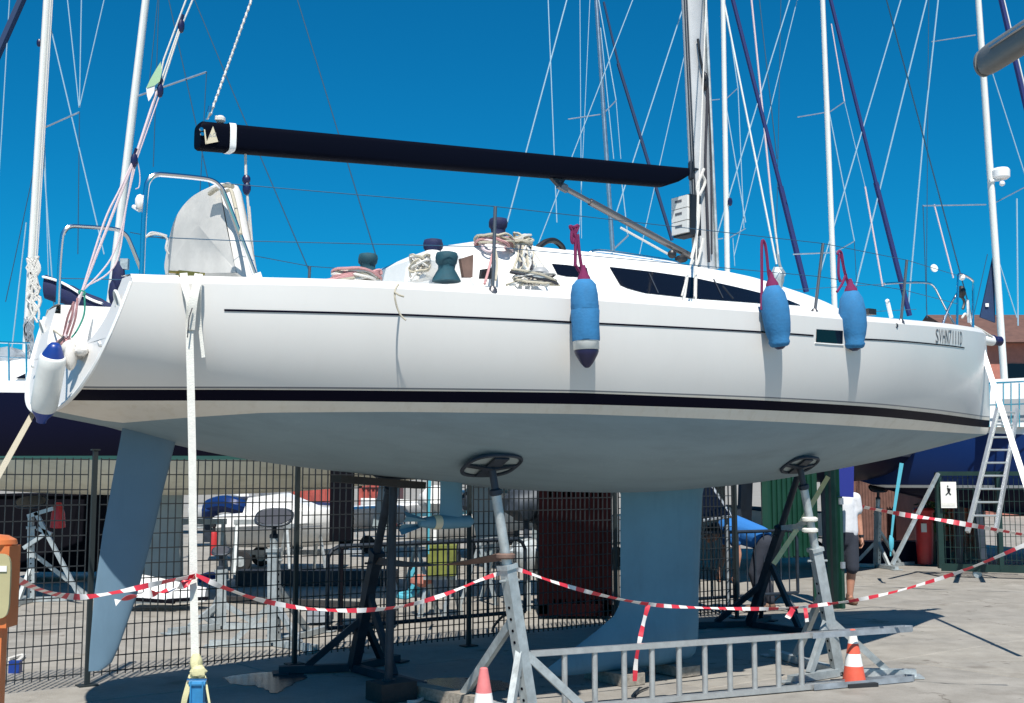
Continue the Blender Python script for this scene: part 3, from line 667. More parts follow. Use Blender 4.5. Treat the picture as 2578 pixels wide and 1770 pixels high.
# standing rigging
def ext(p, q_, zt): p = np.asarray(p); q_ = np.asarray(q_); return p + (q_-p)*((zt-p[2])/(q_[2]-p[2]))
q = MB(); p0, p1 = BC(2418,690,0), BC(2232,0,0); q.tube([ext(p0, p1, 3.25), ext(p0, p1, 12.5)], .007, 6); q.build('forestay', 'wire_dark', yacht)
for (x0, y0, x1, y1, b0, b1) in ((1749,746,1757,540,1.22,1.06),):
    p0, p1 = BC(x0, y0, b0), BC(x1, y1, b1); q = MB(); q.tube([p0-np.array([0,0,.1]), p0+(p1-p0)*.35], .013, 8); q.tube([p0, ext(p0, p1, 7.5)], .006, 6); q.build('shroud', 'rope_white', yacht)
    q = MB(); m_ = lambda p: BL(toB(p)[0], -toB(p)[1], p[2]); q.tube([m_(p0), m_(ext(p0, p1, 7.5))], .005, 6); q.build('shroud', 'wire', yacht)
q = MB(); p0 = BC(1717,744,1.22); p1 = BC(1748,628,1.1); q.tube([p0-np.array([0,0,.1]), p0+(p1-p0)*.4], .013, 8); q.tube(smoothpath([p0, p1, BC(1755,560,.9), BC(1757,480,.5)], 4), .008, 6); q.build('lower_shroud', 'rope_white', yacht)
# backstay with its blocks, lines and tell-tale flag
q = MB()
for pts, r in ((((163,850),(190,775),(206,735)), .020), (((206,735),(335,410)), .014), (((206,735),(262,560),(300,480),(332,412)), .012), (((208,732),(250,690),(285,640),(310,560),(336,415)), .009), (((208,725),(270,690),(300,640),(318,520),(340,420)), .008), (((336,410),(395,230)), .016), (((345,400),(402,240)), .007), (((345,400),(352,440),(350,470),(341,476)), .006)):
    q.tube(smoothpath([BC(x, y, 0) for x, y in pts], 5), r*.62, 6)
bk = q.build('backstay_tackle', 'rope_lilac', yacht)
q = MB()
for pts in (((395,232),(412,150),(470,-5)), ((405,225),(455,70),(487,-5)), ((403,210),(455,60)),): 
    q.tube([BC(x, y, 0) for x, y in pts], .006, 6)
q.tube([ext(BC(455,70,0), BC(487,-5,0), 4.8), ext(BC(455,70,0), BC(487,-5,0), 12.8)], .006, 6); q.build('backstay', 'rope_white', bk)
for (x, y) in ((456,66),(403,228),(338,404)):
    q = MB(); p = BC(x, y, 0); q.blob(p, .024, .024, .05, 10, X=U, Y=S_); q.tube([p+np.array([0,0,.045]), p+np.array([0.01,0,.08])], .01, 6); q.build('backstay_block', 'fender_navy', bk)
q = MB(); q.tube(smoothpath([BC(x, y, 0) for x, y in ((198,737),(206,733),(213,738),(206,742),(199,738))], 3), .010, 6); q.tube(smoothpath([BC(x, y, 0) for x, y in ((213,742),(212,790),(195,830),(180,850))], 4), .006, 6); q.build('whipping', 'rope_green', bk)
q = MB(); A = [[BC(x, y, .02) for x, y in r] for r in (((405,155),(404,158)), ((394,172),(407,180)), ((378,200),(402,205)), ((368,222),(390,215)), ((370,240),(388,232)), ((374,255),(378,250)))]
q.grid(A[:4], m=0); q.grid(A[3:], m=1); q.grid([[p + S_*.004 for p in r] for r in A[:4]], m=0); q.build('tell_tale_flag', ['flag_green','webbing_white'], bk)
q = MB(); q.tube(smoothpath([BC(x, y, 0) for x, y in ((160,850),(150,800),(172,780),(185,700),(178,720))], 2)[:1] + smoothpath([PA(x, y, -4.3) for x, y in ((113,815),(130,842),(150,838),(163,815),(155,790),(140,772))], 5), .007, 6); q.build('loose_cord', 'rope_beige', bk)
q = MB()
for pts in (((165,850),(180,800),(186,760)), ((158,852),(170,800),(184,765)), ((172,856),(190,800),(195,750)), ((150,856),(140,865),(137,875))): q.tube(smoothpath([PA(x, y, -4.5) for x, y in pts], 4), .007, 6)
q.blob(PA(163,862,-4.5), .05, .05, .04, 10, jit=.3); q.build('tackle_knot', 'rope_pink', bk)
# winches under canvas caps
def winch(x, yb, yt, b, mt, lab, skirt=1.0, plinth=None):
    p0, p1 = BC(x, yb, b), BC(x, yt, b); h = p1[2]-p0[2]; r = h*.36
    q = MB(); q.lathe([(r*1.15*skirt,0),(r*1.05*skirt,h*.12),(r*.78,h*.42),(r*.80,h*.55),(r*1.0,h*.64),(r*1.05,h*.82),(r*.95,h*.96),(r*.5,h*1.0)], p0, (0,0,1), 20)
    V = np.array(q.v); V[:, :2] += rng.normal(0, r*.035, (len(V), 2)); q.v = [tuple(v) for v in V]
    wn_ = q.build('winch', mt, yacht, ang=70, label=lab); return wn_, p0, h, r
winch(926,703,638,.98,'canvas_teal','winch with a flat teal cap in a rope coil')
winch(1090,668,602,.50,'canvas_navy','winch with navy canvas cap beside a rope hank')
winch(1124,709,634,1.02,'canvas_teal','winch under a flared teal canvas cover',1.15)
winch(1254,612,549,.62,'canvas_navy','winch with navy cap on the coachroof corner',1.05)
# stern cleat, deck fittings
q = MB(); q.tube([BC(425,684,.93), BC(515,690,.93)], [.008,.008], 6); q.box(BC(472,692,.93), (.12,.06,.035), 0, U, S_); q.build('stern_cleat', 'brass', yacht)
q = MB(); q.prism([BC(*p, .95) for p in ((640,702),(648,687),(656,684),(662,702))], -S_*.06); q.build('pad_eye', 'deck_white', yacht, smooth=False)
q = MB(); q.box(BC(2185,786,1.05), (.10,.10,.05), 0, U, S_); q.build('deck_block', 'black_plastic', yacht, smooth=False)
q = MB(); q.tube([BC(2244,800,1.05), BC(2235,762,1.05)], .018, 8); q.blob(BC(2234,758,1.05), .02, n=8); q.build('deck_light', 'deck_white', yacht)
q = MB(); q.blob(BC(1960,700,1.2), .05, .04, .09, 10, jit=.3); q.tube(smoothpath([BC(x, y, 1.2) for x, y in ((1962,745),(1968,700),(1975,690),(1964,670),(1958,640))], 4), .012, 6); q.build('rigging_screw', 'galv', yacht)

# ================================================================ ropes lying on the yacht
def heap(name, mt, label, c, rx, ry, rz, n, r=.010, seed=1, drape=None):
    rg = random.Random(seed); q = MB()
    for k in range(n):
        a0 = rg.uniform(0, 6.28); P = []; sx, sy = rg.uniform(.55, 1), rg.uniform(.55, 1); oz = rg.uniform(-.4, .8); ph = rg.uniform(0, 6.28)
        for i in range(14):
            t_ = a0 + 2*math.pi*i/14; P.append(c + U*rx*sx*math.cos(t_) + S_*ry*sy*math.sin(t_) + np.array([0,0,rz*(oz*.5+.45*math.sin(t_+ph)+rg.uniform(-.1,.1)+.5)]))
        q.tube(smoothpath(P + [P[0]], 2)[:-1], r, 5, closed=True, m=k % (len(mt) if isinstance(mt, list) else 1))
    for dr in (drape or []): q.tube(smoothpath(dr, 4), r, 5, m=rg.randrange(len(mt)) if isinstance(mt, list) else 0)
    return tag(q.build(name, mt, None), label, 'rope')
heap('rope_coil', ['rope_pink','rope_beige','rope_white'], 'pink and beige rope coiled flat around the aftmost teal winch', BC(898,710,1.0), .17, .15, .055, 13, .010, 3, [[BC(960,690,1.1), BC(955,680,1.1), BC(920,690,1.1), BC(860,700,1.1), BC(822,706,1.1)], [BC(952,700,1.1), BC(900,697,1.1), BC(835,707,1.1)], [BC(940,684,1.1), BC(890,690,1.1), BC(826,708,1.1)]])
heap('rope_coil', ['rope_beige','rope_white'], 'beige rope hank hanging under the navy winch cap', BC(1056,690,.7), .07, .08, .10, 8, .009, 5, [[BC(1085,655,.7), BC(1060,665,.72), BC(1045,690,.75), BC(1035,705,.8)], [BC(1090,655,.7), BC(1065,675,.72), BC(1050,705,.75)]])
heap('rope_coil', ['rope_pink','rope_lilac','rope_beige'], 'pink rope coil heaped around the winch on the coachroof', BC(1245,626,.70), .16, .13, .065, 12, .010, 8, [[BC(1215,610,.72), BC(1216,626,.75), BC(1232,634,.78), BC(1248,625,.76)], [BC(1245,625,.8), BC(1252,660,.95), BC(1248,705,1.05)], [BC(1240,640,.85), BC(1230,680,1.0), BC(1220,715,1.1)]])
heap('rope_coil', ['rope_beige','rope_white'], 'cream rope hank on the edge of the coachroof', BC(1312,618,.70), .09, .09, .065, 9, .010, 11)
dr = []
rg = random.Random(4)
for k in range(16):
    x = 1320 + rg.uniform(-12, 22); P = [BC(x, 622+rg.uniform(-8, 10), .75)]; y = 640
    while y < 716: x += rg.uniform(-10, 16); P.append(BC(x, y, .80+.3*(y-620)/100)); y += rg.uniform(12, 22)
    P.append(BC(x+rg.uniform(-40, 40), 718, 1.1)); dr.append(P)
heap('rope_coil', ['rope_white','rope_beige','rope_dark','galv'], 'tangled white and grey lines draped down the coachroof side', BC(1345,712,1.08), .20, .08, .06, 9, .009, 13, dr)
q = MB(); q.blob(BC(1360,690,1.02), .065, .05, .05, 18, jit=.03); tag(q.build('winch_handle_bag', 'grey_paint'), 'small grey pouch among the tangled lines on the coachroof side', 'bag')
q = MB(); q.tube(smoothpath([BC(1003,716,1.36), BC(995,730,1.4), BC(994,748,1.42), BC(1000,775,1.42), BC(1010,795,1.43), BC(1022,806,1.45)], 5), .006, 6); q.tube(smoothpath([BC(993,735,1.42), BC(1003,742,1.44), BC(1017,747,1.45)], 4), .006, 6); tag(q.build('rope_end', 'rope_beige'), 'short frayed rope end hanging over the white topsides amidships', 'rope')
# ================================================================ fenders
def fender(x0, y0, x1, y1, rpx, b, label, style, ropepts, seed=0):
    p0, p1 = BC(x0, y0, b), BC(x1, y1, b); d = p1-p0; L_ = np.linalg.norm(d); dd = unit(d); r = rpx/F*np.linalg.norm(p0-CAM)
    e = thing('fender', label, 'fender', tuple(p1), 0, 'blue covered fenders hanging along the topsides')
    rg = random.Random(seed)
    def skin(prof, mt, name, wob=0.0):
        q = MB(); q.lathe(prof, p0, dd, 24)
        if wob: q.v = [tuple(np.array(v) + (np.array([rg.uniform(-1,1), rg.uniform(-1,1), rg.uniform(-.5,.5)])*wob)) for v in q.v]
        return q.build(name, mt, e, ang=70)
    if style == 'short':
        skin([(.02,0),(r*.55,.008),(r*.86,.04),(r*.98,.10),(r,.2),(r*1.02,L_*.3),(r*.97,L_*.335),(r*1.03,L_*.36),(r*1.0,L_*.5),(r*1.0,L_*.68),(r*.98,L_*.70)], 'fender_blue', 'fender_cover', .0018)
        skin([(r*.93,L_*.6),(r*.93,L_*.795),(r*.86,L_*.80)], 'fender_white', 'fender_body')
        skin([(r*.87,L_*.795),(r*.88,L_*.82),(r*.78,L_*.86),(r*.45,L_*.95),(r*.22,L_*.99),(.01,L_)], 'fender_navy', 'fender_tip')
    else:
        skin([(.02,0),(r*.5,.012),(r*.85,.07),(r*.98,.15),(r*1.02,L_*.4),(r,L_*.6),(r*.9,L_*.75),(r*.74,L_*.86),(r*.80,L_*.90),(r*.70,L_*.95),(r*.55,L_*.97)], 'fender_blue', 'fender_cover', .0022)
        skin([(r*.5,L_*.93),(r*.4,L_*.98),(.02,L_*1.01)], 'fender_navy', 'fender_tip')
    q = MB()
    for pts in ropepts: q.tube(smoothpath([BC(x, y, b-.06) for x, y in pts], 4), .011, 6)
    q.lathe([(.012,-.09),(r*.22,-.05),(r*.46,-.008),(r*.5,.01)], p0, dd, 12); q.build('fender_rope', 'rope_purple', e)
fender(1470,702,1478,926,35,1.585,'slim blue covered fender with white band and navy tip amidships','short',
       [((1448,670),(1449,600),(1447,575)),((1449,600),(1441,582),(1435,570),(1445,572),(1456,568),(1450,585)),((1440,582),(1439,600),(1442,612),(1446,600)),((1454,590),(1459,640),(1468,695)),((1448,665),(1462,690),(1470,700))], 1)
fender(1944,716,1964,878,33,1.62,'fully blue covered fender just left of the dark hull window','full',
       [((1942,718),(1935,690),(1930,640),(1925,612),(1918,612),(1918,700),(1917,780)),((1942,715),(1940,690),(1936,680))], 2)
fender(2142,730,2152,882,32,1.46,'fully blue covered fender overlapping the dark hull window, nearest the bow','full',
       [((2140,730),(2125,680),(2119,640),(2113,632),(2108,640)),((2140,728),(2128,690),(2117,640)),((2130,690),(2120,715),(2107,735)),((2112,640),(2111,690),(2116,710))], 3)
p0, p1 = PA(138,872,-4.72), PA(104,1060,-4.72)
e = thing('fender', 'white cylindrical fender with royal blue ends hanging at the transom', 'fender', tuple(p1))
d = unit(p1-p0); L_ = np.linalg.norm(p1-p0); r = 31/F*np.linalg.norm(p0-CAM)
q = MB(); q.lathe([(r*.85,.055),(r*.98,.07),(r*1.0,.12),(r*1.02,L_*.5),(r,L_-.1),(r*.9,L_-.075)], p0, d, 24); q.build('fender_body', 'fender_white', e, ang=70)
q = MB(); q.lathe([(.012,-.02),(r*.35,-.015),(r*.5,.0),(r*.82,.055),(r*.86,.065)], p0, d, 24); q.build('fender_cap', 'fender_royal', e, ang=70)
q = MB(); q.lathe([(r*.9,L_-.08),(r*.82,L_-.06),(r*.42,L_-.015),(r*.38,L_+.005),(.02,L_+.008)], p0, d, 24); q.build('fender_cap', 'fender_royal', e, ang=70)
q = MB(); q.tube(smoothpath([p0-d*.0, PA(152,858,-4.62), PA(160,848,-4.52)], 4), .008, 6); q.build('fender_rope', 'rope_dark', e)
q = MB(); q.blob(PA(190,880,-4.55), .075, .08, .06, 26, jit=.05, X=S_, Y=U); q.blob(PA(178,896,-4.6), .035, .05, .085, 22, jit=.05); q.blob(PA(204,884,-4.55), .04, .05, .03, 22, jit=.08); tag(q.build('crumpled_cloth', 'canvas_grey'), 'crumpled grey cloth on the stern ledge beside the white fender', 'cloth')
# ================================================================ webbing straps
def ribbon(P, w_, nrm=None, th=.003, tw=None):
    P = [np.asarray(p, float) for p in P]; A = []
    for i, p in enumerate(P):
        d = unit(P[min(i+1, len(P)-1)]-P[max(i-1, 0)]); n_ = unit(CAM-p) if nrm is None else np.asarray(nrm, float)
        sd = unit(np.cross(d, n_)); 
        if tw is not None:
            c_, s_ = math.cos(tw[i]), math.sin(tw[i]); n2 = unit(np.cross(sd, d)); sd = sd*c_ + n2*s_
        n2 = unit(np.cross(sd, d)); ww = w_ if np.isscalar(w_) else w_[i]
        A.append([p+sd*ww/2+n2*th, p-sd*ww/2+n2*th, p-sd*ww/2-n2*th, p+sd*ww/2-n2*th])
    return A
def addrib(q, P, w_, **k):
    A = ribbon(P, w_, **k); q.grid(A, cv=True); n_ = len(A); o = len(q.v)-4*n_; q.f += [(o,o+1,o+2,o+3), (o+4*n_-4,o+4*n_-3,o+4*n_-2,o+4*n_-1)]; q.m += [0, 0]
zc = BC(472,690,.93); base = np.array([zc[0]+.02, zc[1]-.10, 0.0])
e = thing('lashing_strap', 'long white lashing strap from the stern cleat down to a blue ratchet', 'strap', tuple(base))
Ys = base[1]; q = MB()
addrib(q, smoothpath([W(462,688,Ys+.02), W(466,720,Ys-.02), W(478,765,Ys-.03), W(477,830,Ys), W(480,960,Ys), W(484,1150,Ys), W(486,1380,Ys), W(491,1660,Ys)], 6), .042, th=.002)
addrib(q, smoothpath([W(500,690,Ys+.02), W(494,720,Ys-.02), W(486,765,Ys-.035), W(480,830,Ys-.01)], 5), .045, th=.002)
addrib(q, smoothpath([W(506,690,Ys+.02), W(503,720,Ys-.01), W(502,800,Ys+.04), W(512,900,Ys+.06)], 5), .02, th=.002)
q.build('strap_band', 'webbing', e)
q = MB(); addrib(q, [W(484,775,Ys-.05), W(476,800,Ys-.05), W(472,850,Ys-.04)], .006, th=.003); q.build('strap_tail', 'rope_dark', e)
q = MB(); q.blob(W(494,1668,Ys), .035, .04, .05, 12, jit=.12); q.blob(W(500,1690,Ys-.02), .045, .04, .035, 12, jit=.2); q.blob(W(490,1705,Ys), .03, .03, .04, 12, jit=.15); q.build('strap_knot', 'webbing_yellow', e)
q = MB(); addrib(q, smoothpath([W(482,1700,Ys-.02), W(470,1740,Ys-.03), W(462,1775,Ys-.03), W(458,1830,Ys)], 4), .03, th=.002); addrib(q, smoothpath([W(515,1700,Ys-.02), W(522,1740,Ys-.03), W(528,1790,Ys-.03), W(515,1840,Ys)], 4), .012, th=.002); q.tube([W(495,1780,Ys), np.array([W(495,1780,Ys)[0], Ys, .0])], .012, 6); q.build('strap_loop', 'webbing_yellow', e)
q = MB()
for dx in (-15, 15): q.box(W(497+dx,1752,Ys-.03), (.008,.05,.16))
q.box(W(497,1750,Ys-.035), (.062,.012,.10)); q.lathe([(.014,-.045),(.014,.045)], W(497,1722,Ys-.04), (1,0,0), 10); q.lathe([(.018,-.045),(.018,.045)], W(497,1778,Ys-.04), (1,0,0), 10); q.build('ratchet', 'ratchet_blue', e, smooth=True)
q = MB(); q.lathe([(.012,-.055),(.012,.055)], W(497,1712,Ys-.03), (1,0,0), 8); q.build('ratchet_pin', 'stainless', e)
q = MB(); p0, p1 = PA(74,1026,-4.6), None; p0 = BL(-4.5,-.62,2.12); p1 = W(-40,1262,6.6)
addrib(q, [p0, p1], .034, th=.003); tag(q.build('lashing_strap', 'rope_beige'), 'beige lashing strap slanting down left from the transom corner', 'strap')
q = MB(); p0 = BL(5.10,.03,3.13); p1 = W(2640,1395,10.6); addrib(q, [p0, p0+(p1-p0)*.3, p1], .055, th=.004); bst = q.build('lashing_strap', 'webbing_white'); tag(bst, 'bright white lashing strap slanting down right from the bow', 'strap')
# ================================================================ boat stands
def stand(Pf, Pp, label, mt='galv', pad=(.21,.15), back=None, post=.085, u2=None, hp=.60, detail=True, Nn=None, padmt='steel_dark', arms=True, facemt='keel_grey'):
    Pf = np.array([Pf[0], Pf[1], 0.]); Pp = np.asarray(Pp, float); d = unit(Pp-Pf); e = thing('boat_stand', label, 'stand', tuple(Pf), 0, 'tripod stands propping up boats')
    back = unit(back if back is not None else (Pp-Pf)*np.array([1,1,0])); side = np.cross([0,0,1], back)
    L_ = np.linalg.norm(Pp-Pf); t0 = Pf + d*.04; t1 = Pf + d*L_*hp
    q = MB(); q.beam(t0, t1, post, post*.9, up=back); ps = q.build('post', mt, e, smooth=False)
    if detail:
        fc = -back  # holes on the two visible faces
        sd = unit(np.cross(d, back))
        for k in range(9):
            c = t0 + d*(L_*hp*(.10+.075*k)) + sd*(post/2+.001)*(1 if np.dot(sd, CAM-Pf) > 0 else -1)
            q = MB(); q.lathe([(.011,-.001),(.011,.002)], c, sd, 8); q.build('pin_hole', 'black_shade', ps)
    q = MB(); q.beam(t1-d*.02, t1+d*.012, post*1.25, post*1.2, up=back); q.tube([t1-d*.10-side*.09, t1-d*.10+side*.09], .009, 6); q.build('clamp_collar', mt, e, smooth=False)
    q = MB(); q.tube([t1-d*.05, Pf+d*(L_-.20)], post*.40, 14); q.build('inner_tube', mt, e)
    q = MB(); q.tube([Pf+d*(L_-.24), Pf+d*(L_-.02)], .026, 10); q.lathe([(.03,0),(.045,.01),(.045,.04),(.03,.05)], Pf+d*(L_-.22), d, 10); q.build('screw_rod', padmt, e)
    Nn = unit(Nn if Nn is not None else d); x = unit(np.cross(Nn, [0,0,1])) if abs(Nn[2]) < .99 else np.array([1.,0,0]); x = unit(u2 - Nn*np.dot(u2, Nn)) if u2 is not None else x; y = np.cross(Nn, x)
    q = MB(); c = Pp - Nn*.012; q.tube([c + x*pad[0]*math.copysign(abs(math.cos(t_))**.7, math.cos(t_)) + y*pad[1]*math.copysign(abs(math.sin(t_))**.7, math.sin(t_)) for t_ in np.linspace(0, 2*math.pi, 33)[:-1]], .014, 6, closed=True)
    for vx in (1,-1): q.beam(c-Nn*.03, c+x*pad[0]*vx*.97, .035, .012, up=Nn)
    q.prism([c-Nn*.02+x*pad[0]*.28*i_+y*pad[1]*.9*j_ for i_, j_ in ((-1,-1),(1,-1),(1,1),(-1,1))], Nn*.012)
    pd = q.build('pad', padmt, e, smooth=True)
    q = MB(); q.prism([c + Nn*.004 + x*pad[0]*.98*math.cos(t_) + y*pad[1]*.98*math.sin(t_) for t_ in np.linspace(0, 2*math.pi, 25)[:-1]], Nn*.008); q.build('pad_face', facemt, pd)
    if arms:
        for dr, ln, ht in ((back, 1.15, .55), (side*.85-back*.35, .62, .34), (-side*.85-back*.35, .62, .34)):
            dr = unit(dr); tip = Pf + dr*ln
            q = MB(); q.beam(Pf+dr*.03+[0,0,.035], tip+[0,0,.035], .075, .06); q.build('foot', mt, e, smooth=False)
            q = MB(); q.beam(Pf+dr*ln*.62+[0,0,.06], Pf+d*L_*hp*(ht+.12), .055, .045, up=np.cross(dr, [0,0,1])); q.build('brace', mt, e, smooth=False)
            q = MB(); q.prism([tip+np.cross(dr,[0,0,1])*.10*s2+[0,0,.004]+dr*o2 for s2, o2 in ((1,-.08),(1,.05),(-1,.05),(-1,-.08))], [0,0,.012]); q.build('foot_plate', mt, e, smooth=False)
    return e
def hull_pt(a, z, off=0.0): return BL(a, float(Sb(a, z))+off, z)
nA = unit(-(S_*.45 + np.array([0,0,-.9]))); stand(G(1338,1812), BL(-1.86,.80,1.735), 'galvanised stand propping the white hull amidships, behind the smaller cone', u2=U, back=unit(G(1050,1742)-G(1335,1800)), Nn=nA)
nB = unit(-(S_*.5 + np.array([0,0,-.86]))); stand(G(2112,1702), BL(1.17,.885,1.755), 'galvanised stand propping the white hull near the bow, beside the taller cone', u2=U, back=unit(G(1905,1640)-G(2112,1702)), pad=(.17,.12), Nn=nB)
stand(G(888,1690), BL(-1.72,-.78,1.72), 'dark stand in shade on the far side of the hull, left of the keel', mt='steel_dark', back=S_, u2=U, detail=False)  # blue-dark colour carries the hull's shade, unlike the galvanised near stands
stand(G(1885,1578), BL(2.9,-.55,1.86), 'dark stand in shade on the far side, right of the keel', mt='steel_dark', back=S_, u2=U, detail=False)  # hull shade put into the dark colour here too
# centre prop on a block
pb = G(978,1762); e = thing('prop_post', 'dark steel prop on a black block under the hull centreline', 'prop', tuple(pb))
q = MB(); q.tube([pb+[0,0,.13], np.array([pb[0]+.02, pb[1], 1.60])], .032, 12); q.build('post', 'steel_dark', e)
q = MB(); q.box(pb+[0.02,0,.07], (.30,.24,.135), 0, U, -S_); q.build('block', 'wood_dark', e, smooth=False)
q = MB(); q.beam(BL(-2.55,-.15,1.635), BL(-1.85,-.15,1.585), .16, .05); q.build('head_beam', 'wood_dark', e, smooth=False)
q = MB(); q.lathe([(.05,0),(.05,.012)], pb+[0,0,.136], (0,0,1), 12); q.build('base_plate', 'steel_dark', e)
q = MB(); q.beam(G(1040,1752)+[0,0,.05], G(1225,1790)+[0,0,.05], .12, .09); tag(q.build('timber_baulk', 'wood_grey', smooth=False), 'weathered timber baulk on the concrete behind the smaller cone', 'timber')
for k, (x, y, sz, lab) in enumerate(((1440,1690,(.5,.22,.09), 'flat grey timber block under the aft end of the keel'), (1690,1668,(.42,.22,.08), 'flat grey timber block under the front end of the keel'))):
    c = BL((-.1,.55)[k], 0, .048); q = MB(); q.box(c, sz, 0, S_, U); tag(q.build('keel_block', 'wood_grey', smooth=False), lab, 'block')
q = MB(); q.tube(smoothpath([G(x, y, .012) for x, y in ((1025,1752),(1050,1748),(1066,1756),(1050,1766),(1025,1768))], 4), .014, 6); tag(q.build('rope_loop', 'rope_white'), 'white rope loop lying on the ground by the prop block', 'rope')
# belt between stands
q = MB(); pA = G(1338,1812)+(BL(-1.86,.80,1.735)-G(1338,1812))*.64; pB = G(888,1690)+(BL(-1.72,-.78,1.72)-G(888,1690))*.56
P = [pA+(pB-pA)*k+np.array([0,0,-.05*math.sin(math.pi*k)]) for k in np.linspace(0, 1, 24)]; addrib(q, P, .06, th=.003, tw=[.4+2.6*k for k in np.linspace(0, 1, 24)])
q.tube([pA + (U*math.cos(t_)+S_*math.sin(t_))*.05 for t_ in np.linspace(0, 6.28, 13)[:-1]], .02, 6, closed=True); tag(q.build('belt', 'webbing_brown'), 'brown twisted belt tied between the near and far stands', 'strap')
pA2 = G(2112,1702)+(BL(1.17,.885,1.755)-G(2112,1702))*.74; pB2 = G(1885,1578)+(BL(2.9,-.55,1.86)-G(1885,1578))*.6
q = MB(); addrib(q, [pA2, pA2+(pB2-pA2)*.4+np.array([0,0,-.03]), pB2], .05, th=.003); addrib(q, [pA2+np.array([0,0,-.08]), pA2+(pB2-pA2)*.35+np.array([0,0,-.05])], .035, th=.003)
for dz in (0, -.09): q.tube([pA2+np.array([0,0,dz]) + (U*math.cos(t_)+S_*math.sin(t_))*.05 for t_ in np.linspace(0, 6.28, 13)[:-1]], .02, 6, closed=True)
tag(q.build('belt', 'webbing'), 'pale belt tied around the stand near the bow', 'strap')
q = MB(); addrib(q, [W(2085,1200,11.6), W(2005,1335,11.4), W(1948,1420,11.2)], .045, th=.003); tag(q.build('lashing_strap', 'webbing_yellow'), 'thin yellowish strap slanting behind the bow stand by the green post', 'strap')
# ================================================================ barrier tape
def tape(pts, w_, label, seed, sag=0.0, twist=1.05):
    P = smoothpath(pts, 14); rg = random.Random(seed); n_ = len(P)
    tw = [twist*math.sin(i*.13+rg.random()*.05+seed) for i in range(n_)]; A = ribbon(P, w_, th=.0006, tw=tw)
    q = MB(); q.grid(A, cv=True); o = q.build('barrier_tape', 'tape'); me = o.data; uv = me.uv_layers.new(name='UVMap')
    Ls = np.r_[0, np.cumsum([np.linalg.norm(P[i+1]-P[i]) for i in range(n_-1)])]
    for lp in me.loops: uv.data[lp.index].uv = (Ls[min(lp.vertex_index//4, n_-1)], 0)
    return tag(o, label, 'tape', 'red and white barrier tape strung round the yacht')
yS = Ys-.03
tape([W(-60,1408,4.3), W(20,1448,4.7), W(110,1488,5.4), (W(200,1503,6.0)), W(300,1490,6.3), W(400,1468,6.5), W(490,1450,yS)], .030, 'barrier tape from the orange lamp to the white lashing strap', 1)
tape([W(492,1452,yS), W(450,1478,yS-.05), W(400,1492,yS-.1), W(340,1500,yS-.1), W(290,1517,yS-.12)], .045, 'loose end of barrier tape blowing left from the white lashing strap', 5, twist=2.2)
tape([W(494,1448,yS), W(560,1478,yS+.1), W(660,1512,7.0), W(780,1533,7.3), W(900,1537,7.6), W(1010,1527,7.9), W(1110,1500,8.1), W(1210,1460,8.3), W(1272,1438,8.4)], .029, 'barrier tape sagging between the lashing strap and the midships stand', 2)
tape([W(1268,1438,8.4), W(1290,1432,8.38), W(1318,1438,8.45), W(1400,1467,8.6), W(1520,1500,8.9), W(1640,1522,9.2), W(1760,1530,9.5), W(1900,1533,9.8), W(2000,1530,9.85), W(2090,1520,9.9)], .029, 'barrier tape crossing in front of the keel between two stands', 3)
tape([W(2085,1521,9.9), W(2160,1510,9.8), W(2260,1488,9.6), W(2380,1452,9.3), W(2480,1415,9.1), W(2640,1345,8.9)], .029, 'barrier tape rising right from the bow stand to the frame edge', 4)
tape([W(1632,1523,9.18), W(1622,1560,9.15), W(1612,1605,9.1), W(1602,1660,9.1), W(1598,1715,9.1)], .035, 'barrier tape strip dangling over the ladder in front of the keel', 6, twist=.8)
tape([W(1997,1532,9.84), W(1990,1545,9.82), W(1982,1556,9.8)], .045, 'short tape tail hanging left of the bow stand, further from it', 7, twist=.5)
tape([W(2027,1531,9.84), W(2030,1550,9.82), W(2032,1566,9.8)], .032, 'short tape tail hanging left of the bow stand, closer to it', 8, twist=.5)
tape([W(2105,1262,17.5), W(2200,1282,17.5), W(2290,1298,17.4), W(2360,1308,17.2), W(2460,1325,17), W(2640,1358,16.8)], .07, 'barrier tape strung across the yard behind the man', 9)
# ================================================================ ladder lying on its side
la, lb = G(1322,1802), G(2302,1714); ld = unit(lb-la); ln_ = np.cross(ld, [0,0,1]); lw = .42
e = thing('ladder', 'long aluminium ladder lying on its side in front of the keel', 'ladder', tuple(la), math.atan2(ld[1], ld[0]))
Lr = np.linalg.norm(lb-la)
for z_ in (.028, lw):
    q = MB(); q.beam(la+[0,0,z_], la+ld*(Lr*.79)+[0,0,z_], .062, .034); q.beam(la+ld*.03+[0,0,z_]+ln_*.026, la+ld*(Lr*.79)+[0,0,z_]+ln_*.026, .008, .04); rl = q.build('rail', 'alu_bright', e, smooth=False)
    q = MB(); P = [la+ld*(Lr*.70)-ln_*.05, la+ld*(Lr*.96)-ln_*.05, la+ld*(Lr*.985)-ln_*.035, la+ld*Lr, la+ld*(Lr*.985)+ln_*.035, la+ld*(Lr*.96)+ln_*.05, la+ld*(Lr*.70)+ln_*.05]
    A = [[p+[0,0,z_+.022], p+[0,0,z_-.022]] for p in smoothpath(P, 3)]; q.grid(A); q.grid([[p+(c_-p)*.0+np.array([0,0,0]) for p in r_] for r_, c_ in zip(A, [la]*len(A))][:0] or A[:2]); q.build('extension_bar', 'galv_old', e)
    q = MB(); q.box(la+[0,0,z_]-ld*.02, (.09,.07,.05), 0, ld, ln_); q.build('end_shoe', 'rubber', e, smooth=False)
rx = [1421,1497,1571,1641,1709,1774,1837,1899,1959,2017]
